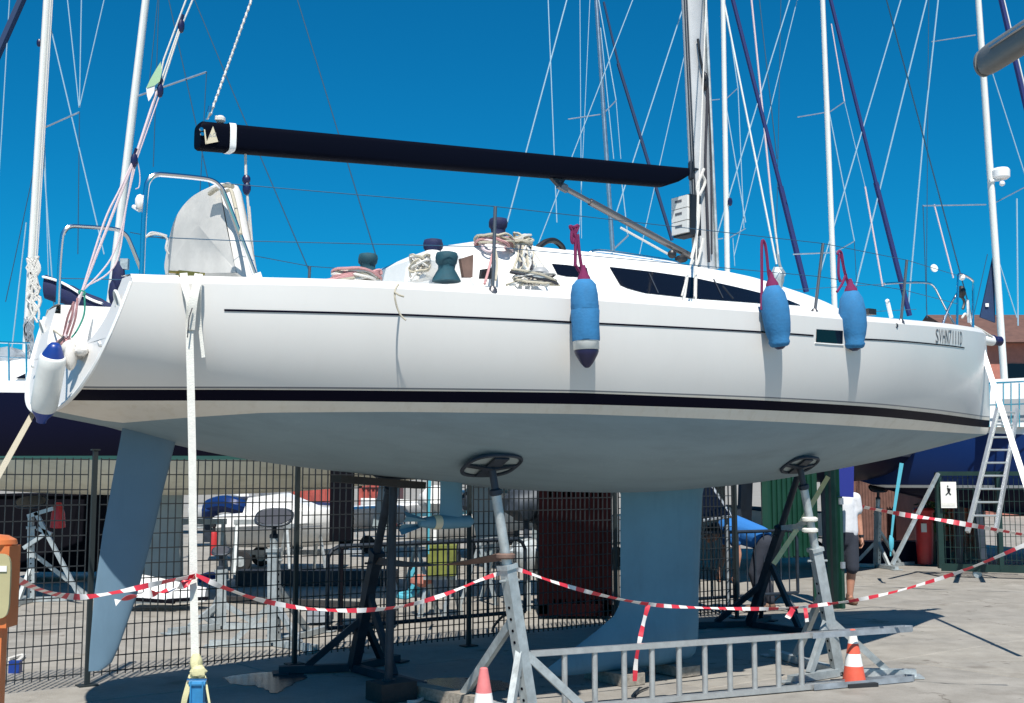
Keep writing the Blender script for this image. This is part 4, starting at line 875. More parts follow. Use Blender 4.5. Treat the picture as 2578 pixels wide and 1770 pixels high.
for x in rx:
    d = ray(x, 1650); nn = np.array([ln_[0], ln_[1], 0]); p = CAM + d*np.dot(la-CAM, nn)/np.dot(d, nn); p = np.array([p[0], p[1], 0])
    q = MB(); q.tube([p+[0,0,.03], p+[0,0,lw]], .0215, 12); q.build('rung', 'alu_bright', e)
# ================================================================ cones
def cone(base, h, label, om='cone_orange'):
    e = thing('traffic_cone', label, 'cone', tuple(base), .3, 'striped traffic cones')
    r0, r1 = h*.215, h*.055
    q = MB(); q.box(np.array(base)+[0,0,.015], (h*.62, h*.62, .03), 0, (.955,.295,0), (-.295,.955,0)); q.build('base', 'rubber', e, smooth=False)
    fr = [0,.30,.54,.74,.93,1.0] if h < .44 else [0,.34,.66,1.0]
    for k in range(len(fr)-1):
        q = MB(); f0, f1 = fr[k], fr[k+1]; q.lathe([(r0+(r1-r0)*f0, .03+(h-.03)*f0), (r0+(r1-r0)*f1, .03+(h-.03)*f1)] + ([(r1*.7, h+.006)] if k == len(fr)-2 else []), base, (0,0,1), 24)
        q.build('band', om if k % 2 == 0 else 'cone_white', e)
cone(np.array([W(1218,1700,7.6)[0], 7.6, 0]), .46, 'smaller faded traffic cone cut by the bottom edge of the view', 'cone_faded')
cone(np.array([W(2150,1700,9.72)[0], 9.72, 0]), .43, 'bright orange and white cone standing inside the ladder')
# ================================================================ warning lamp at the left edge
lb_ = np.array([W(-14,1700,4.4)[0], 4.4, 0]); e = thing('warning_lamp', 'orange site warning lamp with beige lens at the left edge', 'lamp', tuple(lb_))
q = MB(); c = W(-14,1480,4.4); q.box(W(-16,1475,4.4), (.145,.10,.29)); q.build('housing', 'orange', e, smooth=False)
q = MB(); q.lathe([(.075,0),(.082,.01),(.078,.025),(.05,.04),(.01,.045)], W(-16,1376,4.4), (0,0,1), 20); q.build('cap', 'orange', e)
q = MB(); P = []; cc = W(-16,1475,4.345)
for t_ in np.linspace(0, 2*math.pi, 33)[:-1]: P.append(cc + np.array([.063*math.copysign(abs(math.cos(t_))**.4, math.cos(t_)), 0, .115*math.copysign(abs(math.sin(t_))**.4, math.sin(t_))]))
q.prism(P, (0,-.012,0)); q.build('lens', 'lens_beige', e, smooth=False)
q = MB(); q.box(W(-2,1432,4.33), (.055,.004,.02)); q.build('sticker', 'paper', e, smooth=False)
q = MB(); q.beam(lb_, lb_+[0,0,1.20], .06, .05, up=(0,1,0)); q.box(lb_+[0,0,.03], (.30,.30,.06)); q.build('stand_post', 'orange', e, smooth=False)
# ================================================================ fence
f0 = np.array([-3.369, 9.67, 0]); fd = np.array([math.cos(R(37.03)), math.sin(R(37.03)), 0]); fn = np.array([-fd[1], fd[0], 0])
ts = [-1.85, 0, 1.81, 3.69, 5.62, 7.52]; FH = 1.80
fence = thing('mesh_fence', 'dark welded mesh fence running behind the white yacht', 'fence', tuple(f0), R(37.03))
for t_ in ts + [9.3]:
    p = f0+fd*t_; q = MB(); q.beam(p, p+[0,0,FH+.06], .036, .036, up=fn); q.box(p+[0,0,.006], (.15,.11,.012), 0, fd, fn); q.box(p+[0,0,FH+.066], (.066,.046,.012), 0, fd, fn); q.build('post', 'fence_post', fence, smooth=False)
for i in range(len(ts)-1):
    a, b = f0+fd*(ts[i]+.05), f0+fd*(ts[i+1]-.05); L_ = np.linalg.norm(b-a); q = MB(); n_ = int(round(L_/.0625))
    for k in range(n_+1): p = a+fd*(L_*k/n_); q.beam(p+[0,0,.07], p+[0,0,FH], .004, .019, up=fn)
    for k in range(15): z_ = .10+k*.1205; q.beam(a+[0,0,z_]-fn*.007, b+[0,0,z_]-fn*.007, .005, .009)
    q.build('mesh_panel', 'fence_wire', fence, smooth=False)
# crowd barriers standing behind the fence
def barrier(pa, pb, label, n_=19):
    pa = np.array([pa[0], pa[1], 0]); pb = np.array([pb[0], pb[1], 0]); d = unit(pb-pa); n2 = np.cross(d, [0,0,1]); L_ = np.linalg.norm(pb-pa)
    e = thing('crowd_barrier', label, 'barrier', tuple(pa), math.atan2(d[1], d[0]), 'tubular crowd barriers behind the fence')
    q = MB(); P = [pa+[0,0,.22], pa+[0,0,.88], pa+d*.04+[0,0,.95], pa+d*.12+[0,0,.985], pb-d*.12+[0,0,.985], pb-d*.04+[0,0,.95], pb+[0,0,.88], pb+[0,0,.22]]
    q.tube(P, .021, 8); q.tube([P[0], P[-1]], .021, 8); q.build('frame', 'steel_dark', e)
    for k in range(1, n_): p = pa+d*L_*k/n_; q = MB(); q.tube([p+[0,0,.22], p+[0,0,.98]], .0085, 6); q.build('bar', 'steel_dark', e)
    for p in (pa+d*.25, pb-d*.25):
        q = MB(); q.tube(smoothpath([p-n2*.25, p-n2*.2+[0,0,.08], p+[0,0,.20], p+n2*.2+[0,0,.08], p+n2*.25], 4), .016, 6); q.build('foot', 'steel_dark', e)
barrier(G(822,1642), G(1322,1592), 'black tubular crowd barrier behind the fence, left of the maroon container')
barrier(G(1585,1568), G(2010,1537), 'black tubular crowd barrier behind the fence, right of the keel')
# ================================================================ generic laid-up yacht
def gen_hull(e, L_, B_, zc0, zwl, zs, mats, fwd, base, keel=True, kx=0.0, kl=.8, kmat='keel_grey', deckm='white_paint', cabin=True):
    fwd = unit(fwd); st = np.array([fwd[1], -fwd[0], 0]); base = np.array([base[0], base[1], 0])
    T = np.linspace(-1, 1, 41); hb = lambda t: B_*pchip(t, [-1,-.5,0,.5,.85,1],[.70,.93,1,.70,.27,.02]); zsh = lambda t: zs+.22*max(0,t)**2+.03*t*t
    zc = lambda t: zc0+(zwl+.12-zc0)*abs(t)**2.3
    rowsz = []
    def col(t):
        h, z1, z0 = float(hb(t)), zsh(t), zc(t); pts = [(h*.97, z1+.03)]
        L2 = [z1, z1-.12] + [z1-.12+(zwl+.05-z1+.12)*k/4 for k in range(1, 5)] + [zwl]
        for z in L2: r = np.clip((z1-z)/(z1-z0), 0, 1); pts.append((h*max(0, 1-r**2.4)**(1/2.4), max(z, z0)))
        q0 = pts[-1][0]/max(h, 1e-6)
        for k in range(1, 9): qq = q0*(1-k/8); pts.append((h*qq, z1-(z1-z0)*max(0, 1-qq**2.4)**(1/2.4)))
        return pts
    cols = [col(t) for t in T]; q = MB()
    for sg in (1, -1):
        A = [[base+fwd*(L_/2*t)+st*(sg*b)+[0,0,z] for b, z in c] for t, c in zip(T, cols)]
        q.grid(A, mf=lambda i, j: 0 if j < 2 else 1 if j < 6 else 2 if j == 6 else 3)
    c0 = cols[0]; P = [base-fwd*L_/2+st*b+[0,0,z] for b, z in c0] + [base-fwd*L_/2-st*b+[0,0,z] for b, z in c0[-2::-1]]
    o = len(q.v); q.v += [tuple(p) for p in P]; q.f.append(tuple(range(o, o+len(P)))); q.m.append(1)
    h_ = q.build('hull', [deckm]+mats, e, ang=45, weld=False)
    q = MB(); q.grid([[base+fwd*(L_/2*t)+st*(float(hb(t))*.97*x)+[0,0,zsh(t)+.03+.06*(1-x*x)] for x in (-1,-.5,0,.5,1)] for t in T]); q.build('deck', deckm, e)
    if keel:
        q = MB(); A = []
        for z, c1, c2, th in ((zc0+.1,kl*.6,kl*.5,.16),(.7,kl*.5,kl*.45,.14),(.25,kl*.48,kl*.5,.18),(.12,kl*.42,kl*.5,.12)):
            A.append([base+fwd*(kx+c1*math.cos(x) if math.cos(x) > 0 else kx+c2*math.cos(x))+st*(th/2*math.sin(x))+[0,0,z] for x in np.linspace(0, 2*math.pi, 17)[:-1]])
        q.grid(A, cv=True); q.f.append(tuple(range(len(q.v)-16, len(q.v)))); q.m.append(0); q.build('keel', kmat, e)
        q = MB(); q.beam(base-fwd*L_*.42+[0,0,.6], base-fwd*L_*.40+[0,0,zc0+.4], .05, .42, up=fwd); q.build('rudder', kmat, e, smooth=False)
    if cabin:
        q = MB(); A = []
        for t, w2, hh in ((-.25,.55,.02),(-.22,.55,.36),(0,.58,.40),(.3,.5,.36),(.5,.34,.22),(.62,.2,.03)):
            A.append([base+fwd*(L_/2*t)+st*(B_*w2*x)+[0,0,zsh(t)+.02+hh*y] for x, y in ((1,0),(.9,.85),(.7,1),(0,1.08),(-.7,1),(-.9,.85),(-1,0))])
        q.grid(A); cb = q.build('cabin', deckm, e, ang=50)
        for sg in (1, -1):
            q = MB(); q.prism([base+fwd*(L_/2*t)+st*(sg*B_*w3)+[0,0,zsh(.1)+zz] for t, w3, zz in ((-.15,.56,.12),(.30,.50,.12),(.25,.475,.26),(-.15,.535,.28))], st*sg*.012); q.build('cabin_window', 'glass_dark', cb, smooth=False)
    return fwd, st
def yacht_mast(e, pb, pt, r, mt='mast_white', sq=.75, zt=14.0):
    d = pt-pb; top = pb+d*((zt-pb[2])/d[2]); q = MB(); q.tube([pb, pb+(top-pb)*.5, top], [r, r, r*.8], 14, sq=sq); return q.build('mast', mt, e), top
def lines(e, Lst, Y, name='stay'):
    for it in Lst:
        x0, y0, x1, y1 = it[:4]; mt = it[4] if len(it) > 4 else 'wire'; w_ = it[5] if len(it) > 5 else 3.0; dy = it[6] if len(it) > 6 else 0
        p, p1 = W(x0, y0, Y+dy), W(x1, y1, Y+dy)
        if y0 <= 0: p = p + (p-p1)*min(1.2, 700/max(60, y1-y0))
        q = MB(); q.tube([p, p1], w_/2/F*Y, 6); q.build('furled_sail' if w_ > 5.5 else name, mt, e)
def spreader(e, x0, y0, x1, y1, Y, w_=5, mt='alu'): 
    q = MB(); q.tube([W(x0, y0, Y), W(x1, y1, Y)], w_/2/F*Y, 6, sq=.6); q.build('spreader', mt, e)
YG = 'other yachts laid up behind the fence'
def back_yacht(label, Y, mb, mt_, bowx, L_=10.0, hullm=None, mr=11, mmat='mast_white', zc0=1.55, zs=2.75, zt=14.0, yaw=0.12, keel=True, kmat='keel_grey'):
    pb = W(mb[0], mb[1], Y); pt = W(mt_, 0, Y); pb2 = pb + (pt-pb)*((2.9-pb[2])/(pt[2]-pb[2]))
    fwd = np.array([bowx, yaw, 0]); c = pb2 - unit(fwd)*L_*.08
    e = thing('sailing_yacht', label, 'yacht', (c[0], c[1], 0), 0, YG)
    gen_hull(e, L_, 1.55, zc0, zc0+.45, zs, hullm or ['white_paint','fender_royal','keel_grey'], fwd, c, kx=.1, keel=keel, kmat=kmat)
    m_, top = yacht_mast(e, pb2, pt, mr/F*Y, mmat, zt=zt); return e, pb2, top
# navy yacht at the left
Yn = 16.3; e = thing('sailing_yacht', 'navy hulled yacht with beige bottom and teal waterline stripe behind the fence at left', 'yacht', (-4.8, Yn, 0), 0, YG); navy = e
gen_hull(e, 11.0, 1.55, 1.40, 1.86, 2.80, ['hull_navy','teal_stripe','bottom_beige'], (-1, -.02, 0), (-4.85, Yn), kx=.0, kl=.78)
pb, pt = W(64,920,Yn), W(119,0,Yn); pb = pb + (pt-pb)*((2.95-pb[2])/(pt[2]-pb[2]))
m_, _ = yacht_mast(e, pb, pt, 12.5/F*Yn)
q = MB(); q.tube([pb+(pt-pb)*k+[.075,-.06,0] for k in (.0,.3,1.3)], .012, 6); q.tube([pb+(pt-pb)*k+[.095,-.05,0] for k in (.0,.3,1.3)], .008, 6); q.build('halyard', 'rope_white', m_)
spreader(e, 97,328,200,282,Yn,7)
lines(e, [(170,0,199,270),(205,0,200,270),(262,0,200,270),(128,72,262,640,'wire',3.5),(200,282,196,640,'wire_dark',2.5),(24,0,4,340,'wire',3),(4,340,-10,560,'wire',2.5),(57,-5,-20,168,'sail_darkblue',24),(66,560,24,930,'wire',3.5),(92,396,14,760,'wire_dark',2.5),(106,350,138,800,'wire',3.5),(112,350,122,700,'wire',2.5)], Yn)
q = MB(); p0, p1 = W(115,722,Yn-.1), W(300,792,Yn-.3); A = []
for k in np.linspace(0, 1, 9):
    c = p0+(p1-p0)*k; r_ = .17-.06*k+.012*math.sin(k*20); A.append([c+np.array([0,.6*r_*math.cos(x), r_*math.sin(x)]) for x in np.linspace(0, 2*math.pi, 15)[:-1]])
q.grid(A, cv=True); bc = q.build('boom_cover', 'canvas_navy', e, ang=60)
q = MB(); q.tube([p0+(p1-p0)*k+np.array([0,-.10+.03*k,.12-.05*k+.03*math.sin(k*7)]) for k in np.linspace(0, .8, 14)], .035, 6, sq=.5); q.build('sail_bunt', 'webbing_white', bc)
q = MB(); rg = random.Random(3)
for k in range(14):
    P = [W(80+rg.uniform(-14,22), 650+i*26+rg.uniform(-6,6), Yn-.12) for i in range(rg.randint(3,7))]; q.tube(smoothpath(P, 3), .016, 5)
q.build('coiled_halyards', 'rope_white', m_)
q = MB(); rg = random.Random(9)
for k in range(12):
    P = [W(72+rg.uniform(-12,14), 800+i*24+rg.uniform(-6,6), Yn-.12) for i in range(rg.randint(3,6))]; q.tube(smoothpath(P, 3), .013, 5)
q.build('tangled_lines', 'galv_old', m_)
q = MB(); q.tube([W(0,862,Yn-1.3), W(75,864,Yn-1.3)], .012, 6); q.tube([W(-20,898,Yn-1.3), W(72,902,Yn-1.3)], .006, 6)
for x in (22, 66): q.tube([W(x,862,Yn-1.3), W(x+1,985,Yn-1.3)], .013, 6)
q.build('guard_rail', 'stainless', e)
q = MB(); q.tube(smoothpath([W(0,930,Yn-.6), W(30,900,Yn-.6), W(55,890,Yn-.6), W(75,900,Yn-.6)], 4), .02, 6); q.prism([W(x, y, Yn-.5) for x, y in ((-30,965),(-30,880),(20,872),(60,905),(72,960))], (0,.6,0)); q.build('sprayhood', 'galv_old', e)
q = MB(); q.blob(W(98,108,Yn), .035, .03, .06, 10); q.build('deck_lamp', 'fender_navy', m_)
# second yacht at the left: only mast shows above the transom
e, pb, top = back_yacht('white masted yacht mostly hidden behind the transom, mast left of the boom', 34.0, (297,600), 367, 1, hullm=['white_paint','stripe_black','hull_navy'], mr=13, kmat='black_shade', zt=22.0)
spreader(e, 340,244,520,181,34.0,8)
lines(e, [(520,181,494,660,'wire_dark',2.5),(397,0,372,250,'wire_dark',2.5),(425,0,530,480,'wire_dark',3),(490,0,594,250,'wire_dark',3),(594,250,782,690,'wire_dark',3),(749,0,947,645,'wire_dark',3.2),(400,0,386,420,'wire_dark',2.5)], 34.0)
q = MB(); q.blob(W(298,700,33.8), .20, .17, .50, 12, jit=.06); q.blob(W(288,735,33.8), .17, .17, .42, 12, jit=.06); q.build('sail_cover', 'canvas_navy', e)
q = MB(); q.box(W(314,665,33.8), (.22,.17,.30)); q.build('mast_winch', 'galv', e)
# yachts at the right
e, *_ = back_yacht('distant yacht whose mast stands just left of the main mast', 25.0, (1541,610), 1501, 1, mr=8, hullm=['white_paint','fender_royal','antifoul'], mmat='alu')
spreader(e,1430,300,1511,288,25,5); spreader(e,1522,283,1551,253,25,5); spreader(e,1542,630,1582,592,25,8)
lines(e, [(1380,0,1402,560),(1427,0,1277,560,'wire',4),(1460,0,1464,600,'wire',2),(1485,0,1458,600,'wire',2),(1507,0,1551,253,'wire',3),(1551,253,1563,400,'wire',2),(1512,70,1545,400,'wire',2.5),(1520,5,1558,165,'sail_darkblue',6),(1556,160,1692,605,'sail_darkblue',9),(1718,25,1552,535,'wire',3.5),(1723,140,1610,640,'wire',2.5),(1561,420,1580,590,'wire',3)], 25)
e, *_ = back_yacht('distant yacht with white mast and thick blue furled sail right of the main mast', 23.0, (1831,680), 1820, 1, mr=9, hullm=['hull_navy','line_grey','keel_grey'], yaw=.7, L_=9)
spreader(e,1779,253,1812,250,23,4); spreader(e,1828,249,1857,222,23,4); spreader(e,1798,603,1820,600,23,5); spreader(e,1834,600,1877,575,23,5)
lines(e, [(1822,0,1955,665,'mast_white',5),(1832,40,1858,222,'wire',3),(1858,222,1873,575,'wire',2.5),(1826,255,1877,560,'wire',3),(1845,0,1965,470,'sail_blue',11),(1965,470,2030,735,'sail_blue',15),(1892,0,1940,480,'rope_lilac',5),(1940,480,1966,695,'rope_white',5.4),(1912,0,1956,400,'wire_dark',3),(1988,0,1798,615,'wire',3.5),(2007,0,1848,645,'wire',2.5),(1966,0,1953,690,'wire_dark',2),(1845,600,1850,670,'wire',2)], 23)
q = MB(); q.blob(W(1838,508,22.9), .05, .05, .09, 8); q.build('mast_fitting', 'fender_navy', e)
e, *_ = back_yacht('distant yacht whose white mast rises above the bow fender', 22.0, (2100,740), 2071, 1, mr=9, hullm=['hull_navy','line_grey','hull_navy'], yaw=1.4, L_=8.5, kmat='steel_dark')
spreader(e,2007,295,2078,283,22,5); spreader(e,2090,281,2126,256,22,5); spreader(e,1996,640,2090,636,22,6); spreader(e,2104,634,2151,607,22,5)
lines(e, [(2093,60,2126,256,'rope_lilac',3),(2126,256,2178,470,'wire',2),(2178,470,2222,720,'rope_lilac',4.5),(2086,275,2151,607,'wire',3),(2151,607,2158,740,'wire_dark',2),(2090,-5,2205,460,'sail_blue',10),(2205,460,2290,795,'sail_blue',14),(2268,0,2064,690,'wire',3.5),(2333,0,2155,720,'wire',4),(2362,0,2325,340,'wire',4),(2325,340,2285,790,'wire',4),(2338,0,2332,780,'wire_dark',2)], 22)
q = MB(); q.lathe([(.05,-.01),(.075,-.01),(.075,.01),(.05,.01)], W(2352,675,21.9), (.3,-1,.2), 16); q.build('reel_disc', 'mast_white', e)
e, pbm, _ = back_yacht('yacht with radar dome on its white mast at the far right', 25.0, (2518,800), 2463, 1, L_=8, mr=11, hullm=['hull_navy','white_paint','hull_navy'], zc0=1.3, zs=2.55, yaw=3.0, keel=False)
spreader(e,2345,105,2456,88,25.0,5); spreader(e,2322,518,2482,515,25.0,6); spreader(e,2500,513,2590,466,25.0,5)
lines(e, [(2520,0,2600,345,'sail_blue',14),(2528,0,2610,345,'mast_white',4),(2470,95,2590,470,'wire',3),(2486,640,2450,800,'wire_dark',2),(2512,650,2560,800,'wire',3),(2560,500,2563,820,'wire',4),(2324,520,2334,800,'wire_dark',2.5),(2352,515,2400,700,'rope_lilac',4)], 25.0)
q = MB(); c = W(2520,436,24.9); q.lathe([(.13,-.13),(.18,-.09),(.186,.05),(.155,.10),(.02,.13)], c, (0,0,1), 20); q.blob(W(2523,462,24.8), .06, .06, .06, 10); q.beam(W(2492,455,24.9), W(2520,452,24.9), .06, .05); q.build('radar_dome', 'white_paint', e)
q = MB(); q.prism([W(2502,640,25.1), W(2468,798,25.1), W(2506,812,25.1)], (0,.06,0)); sc_ = q.build('stowed_sail', 'sail_darkblue', e, smooth=False)
q = MB(); q.box(W(2485,768,25.07), (.07,.01,.075)); q.build('sail_label', 'paper', sc_, smooth=False)
# grey boom end overhead at the top right
p0, p1 = W(2478,158,4.9), W(2900,-110,3.8); d = unit(p1-p0); p1 = p0 + d*3.4; x_, y_, _ = frame(d)
e = thing('boom', 'grey boom end of another yacht overhead at the top right corner', 'boom', tuple(p0), 0)
q = MB(); A = []
for k, sc in ((0,.82),(.008,.97),(.018,1),(1,1)):
    A.append([p0+(p1-p0)*k + x_*.043*sc*math.copysign(abs(math.cos(t_))**.8, math.cos(t_)) + y_*.063*sc*math.copysign(abs(math.sin(t_))**.8, math.sin(t_)) for t_ in np.linspace(0, 2*math.pi, 25)[:-1]])
q.grid(A, cv=True); q.f.append(tuple(range(24))); q.m.append(0); q.build('spar', 'boom_grey', e, ang=60)
q = MB(); q.tube([p0+(p1-p0)*k - x_*.046 + y_*.02 for k in (.04, 1)], .008, 6); q.build('groove', 'alu', e)
q = MB(); q.lathe([(.035,-.01),(.052,-.007),(.052,.007),(.035,.008)], p0-d*.004, d, 20, sx=.85, sy=1.15, X=x_); q.build('end_cap', 'boom_grey', e)
for k in range(4): q = MB(); q.blob(p0 - d*.011 + y_*(.034-.02*k) - x_*.028, .006, n=8); q.build('sheave_pin', 'alu', e)
# ================================================================ clutter seen through the fence
# spare stands
def gstand(x, yb, yt, Y, label, pad=None, mt='galv', rot=0.3, h_pad=True, lean=0.0):
    base = np.array([W(x, yb, Y)[0], Y, 0]); top = W(x+lean, yt, Y); stand(base, top, label, mt=mt, pad=pad or (.18,.14), back=np.array([math.sin(rot), math.cos(rot), 0]), detail=True, u2=np.array([1.,0,0]), hp=.74, Nn=unit(np.array([0,-.55,.83])), post=.10, facemt='dull_steel')
gstand(690,1630,1300,11.9,'spare galvanised stand with oval pad right behind the fence, left of the dark far stand')
gstand(556,1590,1385,13.2,'galvanised stand with a beige head behind the fence, right of the lashing strap', pad=(.09,.07), rot=-.4)
gstand(78,1500,1262,16.0,'galvanised stand under the navy yacht at the far left', pad=(.2,.14), rot=1.2)
q = MB(); 
for (a, b) in (((90,1290),(200,1500)),((120,1340),(60,1380)),((70,1300),(135,1280)),((95,1330),(130,1345))): q.beam(W(*a,15.8), W(*b,15.8), .05, .05)
e_ = q.build('stand_brace_frame', 'galv', smooth=False); tag(e_, 'diagonal galvanised bracing of the cradle at the far left', 'frame')
q = MB(); q.lathe([(.05,0),(.10,.01),(.085,.2),(.045,.32),(.03,.34)], W(145,1330,15.9), (0,0,1), 14); tag(q.build('cloth_bundle', 'red'), 'red rag bundle hanging on the cradle at the far left', 'cloth')
# white upturned tender
ty = 15.2; e = thing('dinghy', 'white upturned tender on the ground behind the rudder', 'dinghy', (W(420,1500,ty)[0], ty, 0))
q = MB(); A = []
x0_, x1_ = W(322,1500,ty)[0], W(520,1500,ty)[0]
for k in np.linspace(0, 1, 14):
    x = x0_+(x1_-x0_)*k; wd = .34*(1-.75*k**3); h = .36*(1-.55*k) ; A.append([np.array([x, ty+wd*c_, .10+h*s_]) for c_, s_ in ((-1,0),(-1,.35),(-.8,.75),(-.4,.95),(0,1),(.4,.95),(.8,.75),(1,.35),(1,0))])
q.grid(A); q.f += [tuple(range(9)), tuple(range(len(q.v)-9, len(q.v)))]; q.m += [0,0]; q.build('hull', 'white_paint', e, ang=50)
q = MB(); q.beam(W(330,1508,ty-.36)+[0,0,0], W(440,1516,ty-.36), .05, .04); q.beam(W(420,1512,ty-.3), W(528,1506,ty-.2), .05, .04); q.build('support_batten', 'black_shade', e, smooth=False)
# white dinghy on trailer
dy = 21.6; cx = W(700,1400,dy)[0]; e = thing('dinghy', 'white motor dinghy on a low trailer beyond the fence', 'dinghy', (cx, dy, 0))
q = MB(); A = []
for k in np.linspace(0, 1, 16):
    x = cx-1.0+2.15*k; wd = .75*(1-.55*max(0, k-.55)**1.4*2.2); zt = .95+.14*k; zb = .42+.28*max(0, k-.6)**1.5; A.append([np.array([x, dy-wd*c_, zb+(zt-zb)*s_]) for c_, s_ in ((0,-.05),(.6,.05),(.92,.35),(1,.62),(1.03,.66),(1,1),(.8,1.02),(0,1.05),(-.8,1.02),(-1,1),(-1,.6),(-.9,.3),(-.6,.05))])
q.grid(A, cv=True); q.f += [tuple(range(13)), tuple(range(len(q.v)-13, len(q.v)))]; q.m += [0,0]; q.build('hull', 'white_paint', e, ang=40)
q = MB(); q.prism([np.array([cx+a, dy-.5, z]) for a, z in ((-.55,.98),(-.45,1.28),(.1,1.35),(.5,1.18),(.75,1.08))], (0,1,0)); q.build('cuddy', 'white_paint', e, smooth=False)
q = MB(); q.beam([cx-.95,dy-.775,.70],[cx+.9,dy-.76,.80],.012,.025); q.build('rub_strake', 'line_grey', e, smooth=False)
for a in (-.5, -.45): q = MB(); q.lathe([(.06,-.06),(.17,-.05),(.19,0),(.17,.05),(.06,.06)], [cx+a, dy+(-.72 if a == -.5 else .72), .19], (0,1,0), 18); w_ = q.build('wheel', 'tyre', e); q = MB(); q.lathe([(.02,-.07),(.09,-.065),(.09,.065)], [cx+a, dy+(-.72 if a == -.5 else .72), .19], (0,1,0), 14); q.build('rim', 'galv', w_)
q = MB(); q.beam([cx-1.0,dy,.30],[cx+1.5,dy,.30],.1,.08); q.beam([cx-.9,dy-.6,.33],[cx-.9,dy+.6,.33],.08,.06); q.beam([cx+.3,dy-.6,.36],[cx+.3,dy+.6,.36],.08,.06); q.build('trailer_frame', 'galv_old', e, smooth=False)
# far containers
def container(x0, x1, yt, Y, label, mt, dep=2.4, ribs=14, h=None, yb=None):
    a, b = W(x0,1200,Y)[0], W(x1,1200,Y)[0]; zt = W(x0,yt,Y)[2] if h is None else h; e = thing('container', label, 'container', ((a+b)/2, Y+dep/2, 0))
    q = MB(); q.box([(a+b)/2, Y+dep/2, zt/2+.05], (b-a, dep, zt-.1)); bd = q.build('body', mt, e, smooth=False)
    for k in range(ribs): q = MB(); q.box([a+(b-a)*(k+.5)/ribs, Y-.02, zt/2+.05], ((b-a)/ribs*.45, .05, zt-.35)); q.build('rib', mt, e, smooth=False)
    q = MB()
    for z_ in (.1, zt-.06): q.box([(a+b)/2, Y-.03, z_], (b-a+.02, .12, .13))
    for x in (a+.05, b-.05): q.box([x, Y-.04, zt/2+.03], (.10, .10, zt-.06))
    q.build('frame', mt, e, smooth=False); return e
container(690,850,1212,46,'far red shipping container above the dinghy at left','container_red',ribs=12)
container(905,1000,1218,40,'far red shipping container right of the dark far stand','container_red',ribs=8)
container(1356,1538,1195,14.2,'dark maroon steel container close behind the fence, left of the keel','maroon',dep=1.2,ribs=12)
q = MB(); a = W(862,1200,13.0)[0]; q.box([a, 13.0, 1.36], (.25,.10,.80)); q.beam([a,13.0,0],[a,13.0,1.0],.05,.05); tag(q.build('cabinet', 'black_shade', smooth=False), 'tall narrow black cabinet behind the dark far stand', 'cabinet')
# white sport boat with red stripe
sy = 26.0; e = thing('motor_boat', 'white motor boat with red stripe far beyond the fence, left of the maroon container', 'boat', (W(1240,1300,sy)[0], sy, 0))
q = MB(); a, b = W(1150,1300,sy)[0], W(1350,1300,sy)[0]; A = []
for k in np.linspace(0, 1, 12): x = a+(b-a)*k; wd = .9*(1-.6*k**3); A.append([np.array([x, sy-wd*c_, z]) for c_, z in ((.3,.5),(.9,.75),(.98,.95),(1,1.3),(.9,1.33),(0,1.36),(-1,1.3),(-.9,.75))])
q.grid(A, cv=True, mf=lambda i, j: 1 if j == 1 else 0); q.f += [tuple(range(8)), tuple(range(len(q.v)-8, len(q.v)))]; q.m += [0,0]; q.build('hull', ['white_paint','red'], e, ang=40)
q = MB(); q.prism([W(x, y, sy-.5) for x, y in ((1165,1245),(1185,1212),(1300,1210),(1335,1250))], (0,.9,0)); q.build('wheelhouse', 'white_paint', e, smooth=False)
q = MB(); q.prism([W(x, y, sy-.92) for x, y in ((1168,1268),(1180,1250),(1215,1270),(1225,1275))], (0,.02,0)); q.build('windscreen', 'glass_dark', e, smooth=False)
for k in (.2,.75):
    for dy_ in (-.5,.5): q = MB(); q.beam([a+(b-a)*k, sy+dy_, 0],[a+(b-a)*k, sy+dy_,.6],.12,.12); q.build('cradle_leg', 'steel_dark', e, smooth=False)
q = MB(); q.beam([a,sy-.5,.3],[b,sy-.5,.3],.1,.1); q.build('cradle_beam', 'steel_dark', e, smooth=False)
# another laid-up hull standing beyond: beams, boxes, drums
def boxthing(name, cat, x, y0, y1, w_px, Y, label, mt, dep=.5):
    p = W(x, y1, Y); zt = W(x, y0, Y)[2]; zb = max(0, p[2]); wd = w_px/F*Y; e = thing(name, label, cat, (p[0], Y+dep/2, zb))
    q = MB(); q.box([p[0], Y+dep/2, (zt+zb)/2], (wd, dep, zt-zb)); q.build('body', mt, e, smooth=False)
    q = MB(); q.box([p[0], Y+dep/2, zt+.012], (wd*1.06, dep*1.06, .03)); q.build('lid', mt, e, smooth=False); return e
boxthing('crate', 'crate', 1110,1380,1450,72,14.2,'olive green crate on a trestle behind the crowd barrier','olive',.4)
q = MB(); c = W(1110,1450,14.4)
for dx in (-.14,.14):
    for s_ in (-1,1): q.beam([c[0]+dx, 14.4, .45],[c[0]+dx+s_*.10, 14.4+.1*s_, 0],.05,.04)
q.beam([c[0]-.2,14.4,.46],[c[0]+.2,14.4,.46],.3,.04); tag(q.build('trestle', 'galv', smooth=False), 'small galvanised trestle carrying the olive crate', 'trestle')
boxthing('box', 'box', 800,1548,1568,56,13.5,'grey plastic box on the ground beside the spare stand','galv_old',.35)
boxthing('box', 'box', 955,1545,1572,70,13.2,'black box on the ground right of the dark far stand','black_plastic',.35)
boxthing('crate', 'crate', 525,1452,1475,50,19,'navy low crate in shadow beyond the lashing strap','blue_sheet',.6)
q = MB(); q.beam(W(600,1468,18.5)*[1,1,0]+[0,0,.12], W(1000,1456,18.5)*[1,1,0]+[0,0,.12], .4, .22); tag(q.build('shadow_band_bar', 'steel_dark', smooth=False), 'long dark bar standing in for a shadow band across the yard beyond the fence', 'beam')  # dark bar added where the boats' shadow bands cross the ground
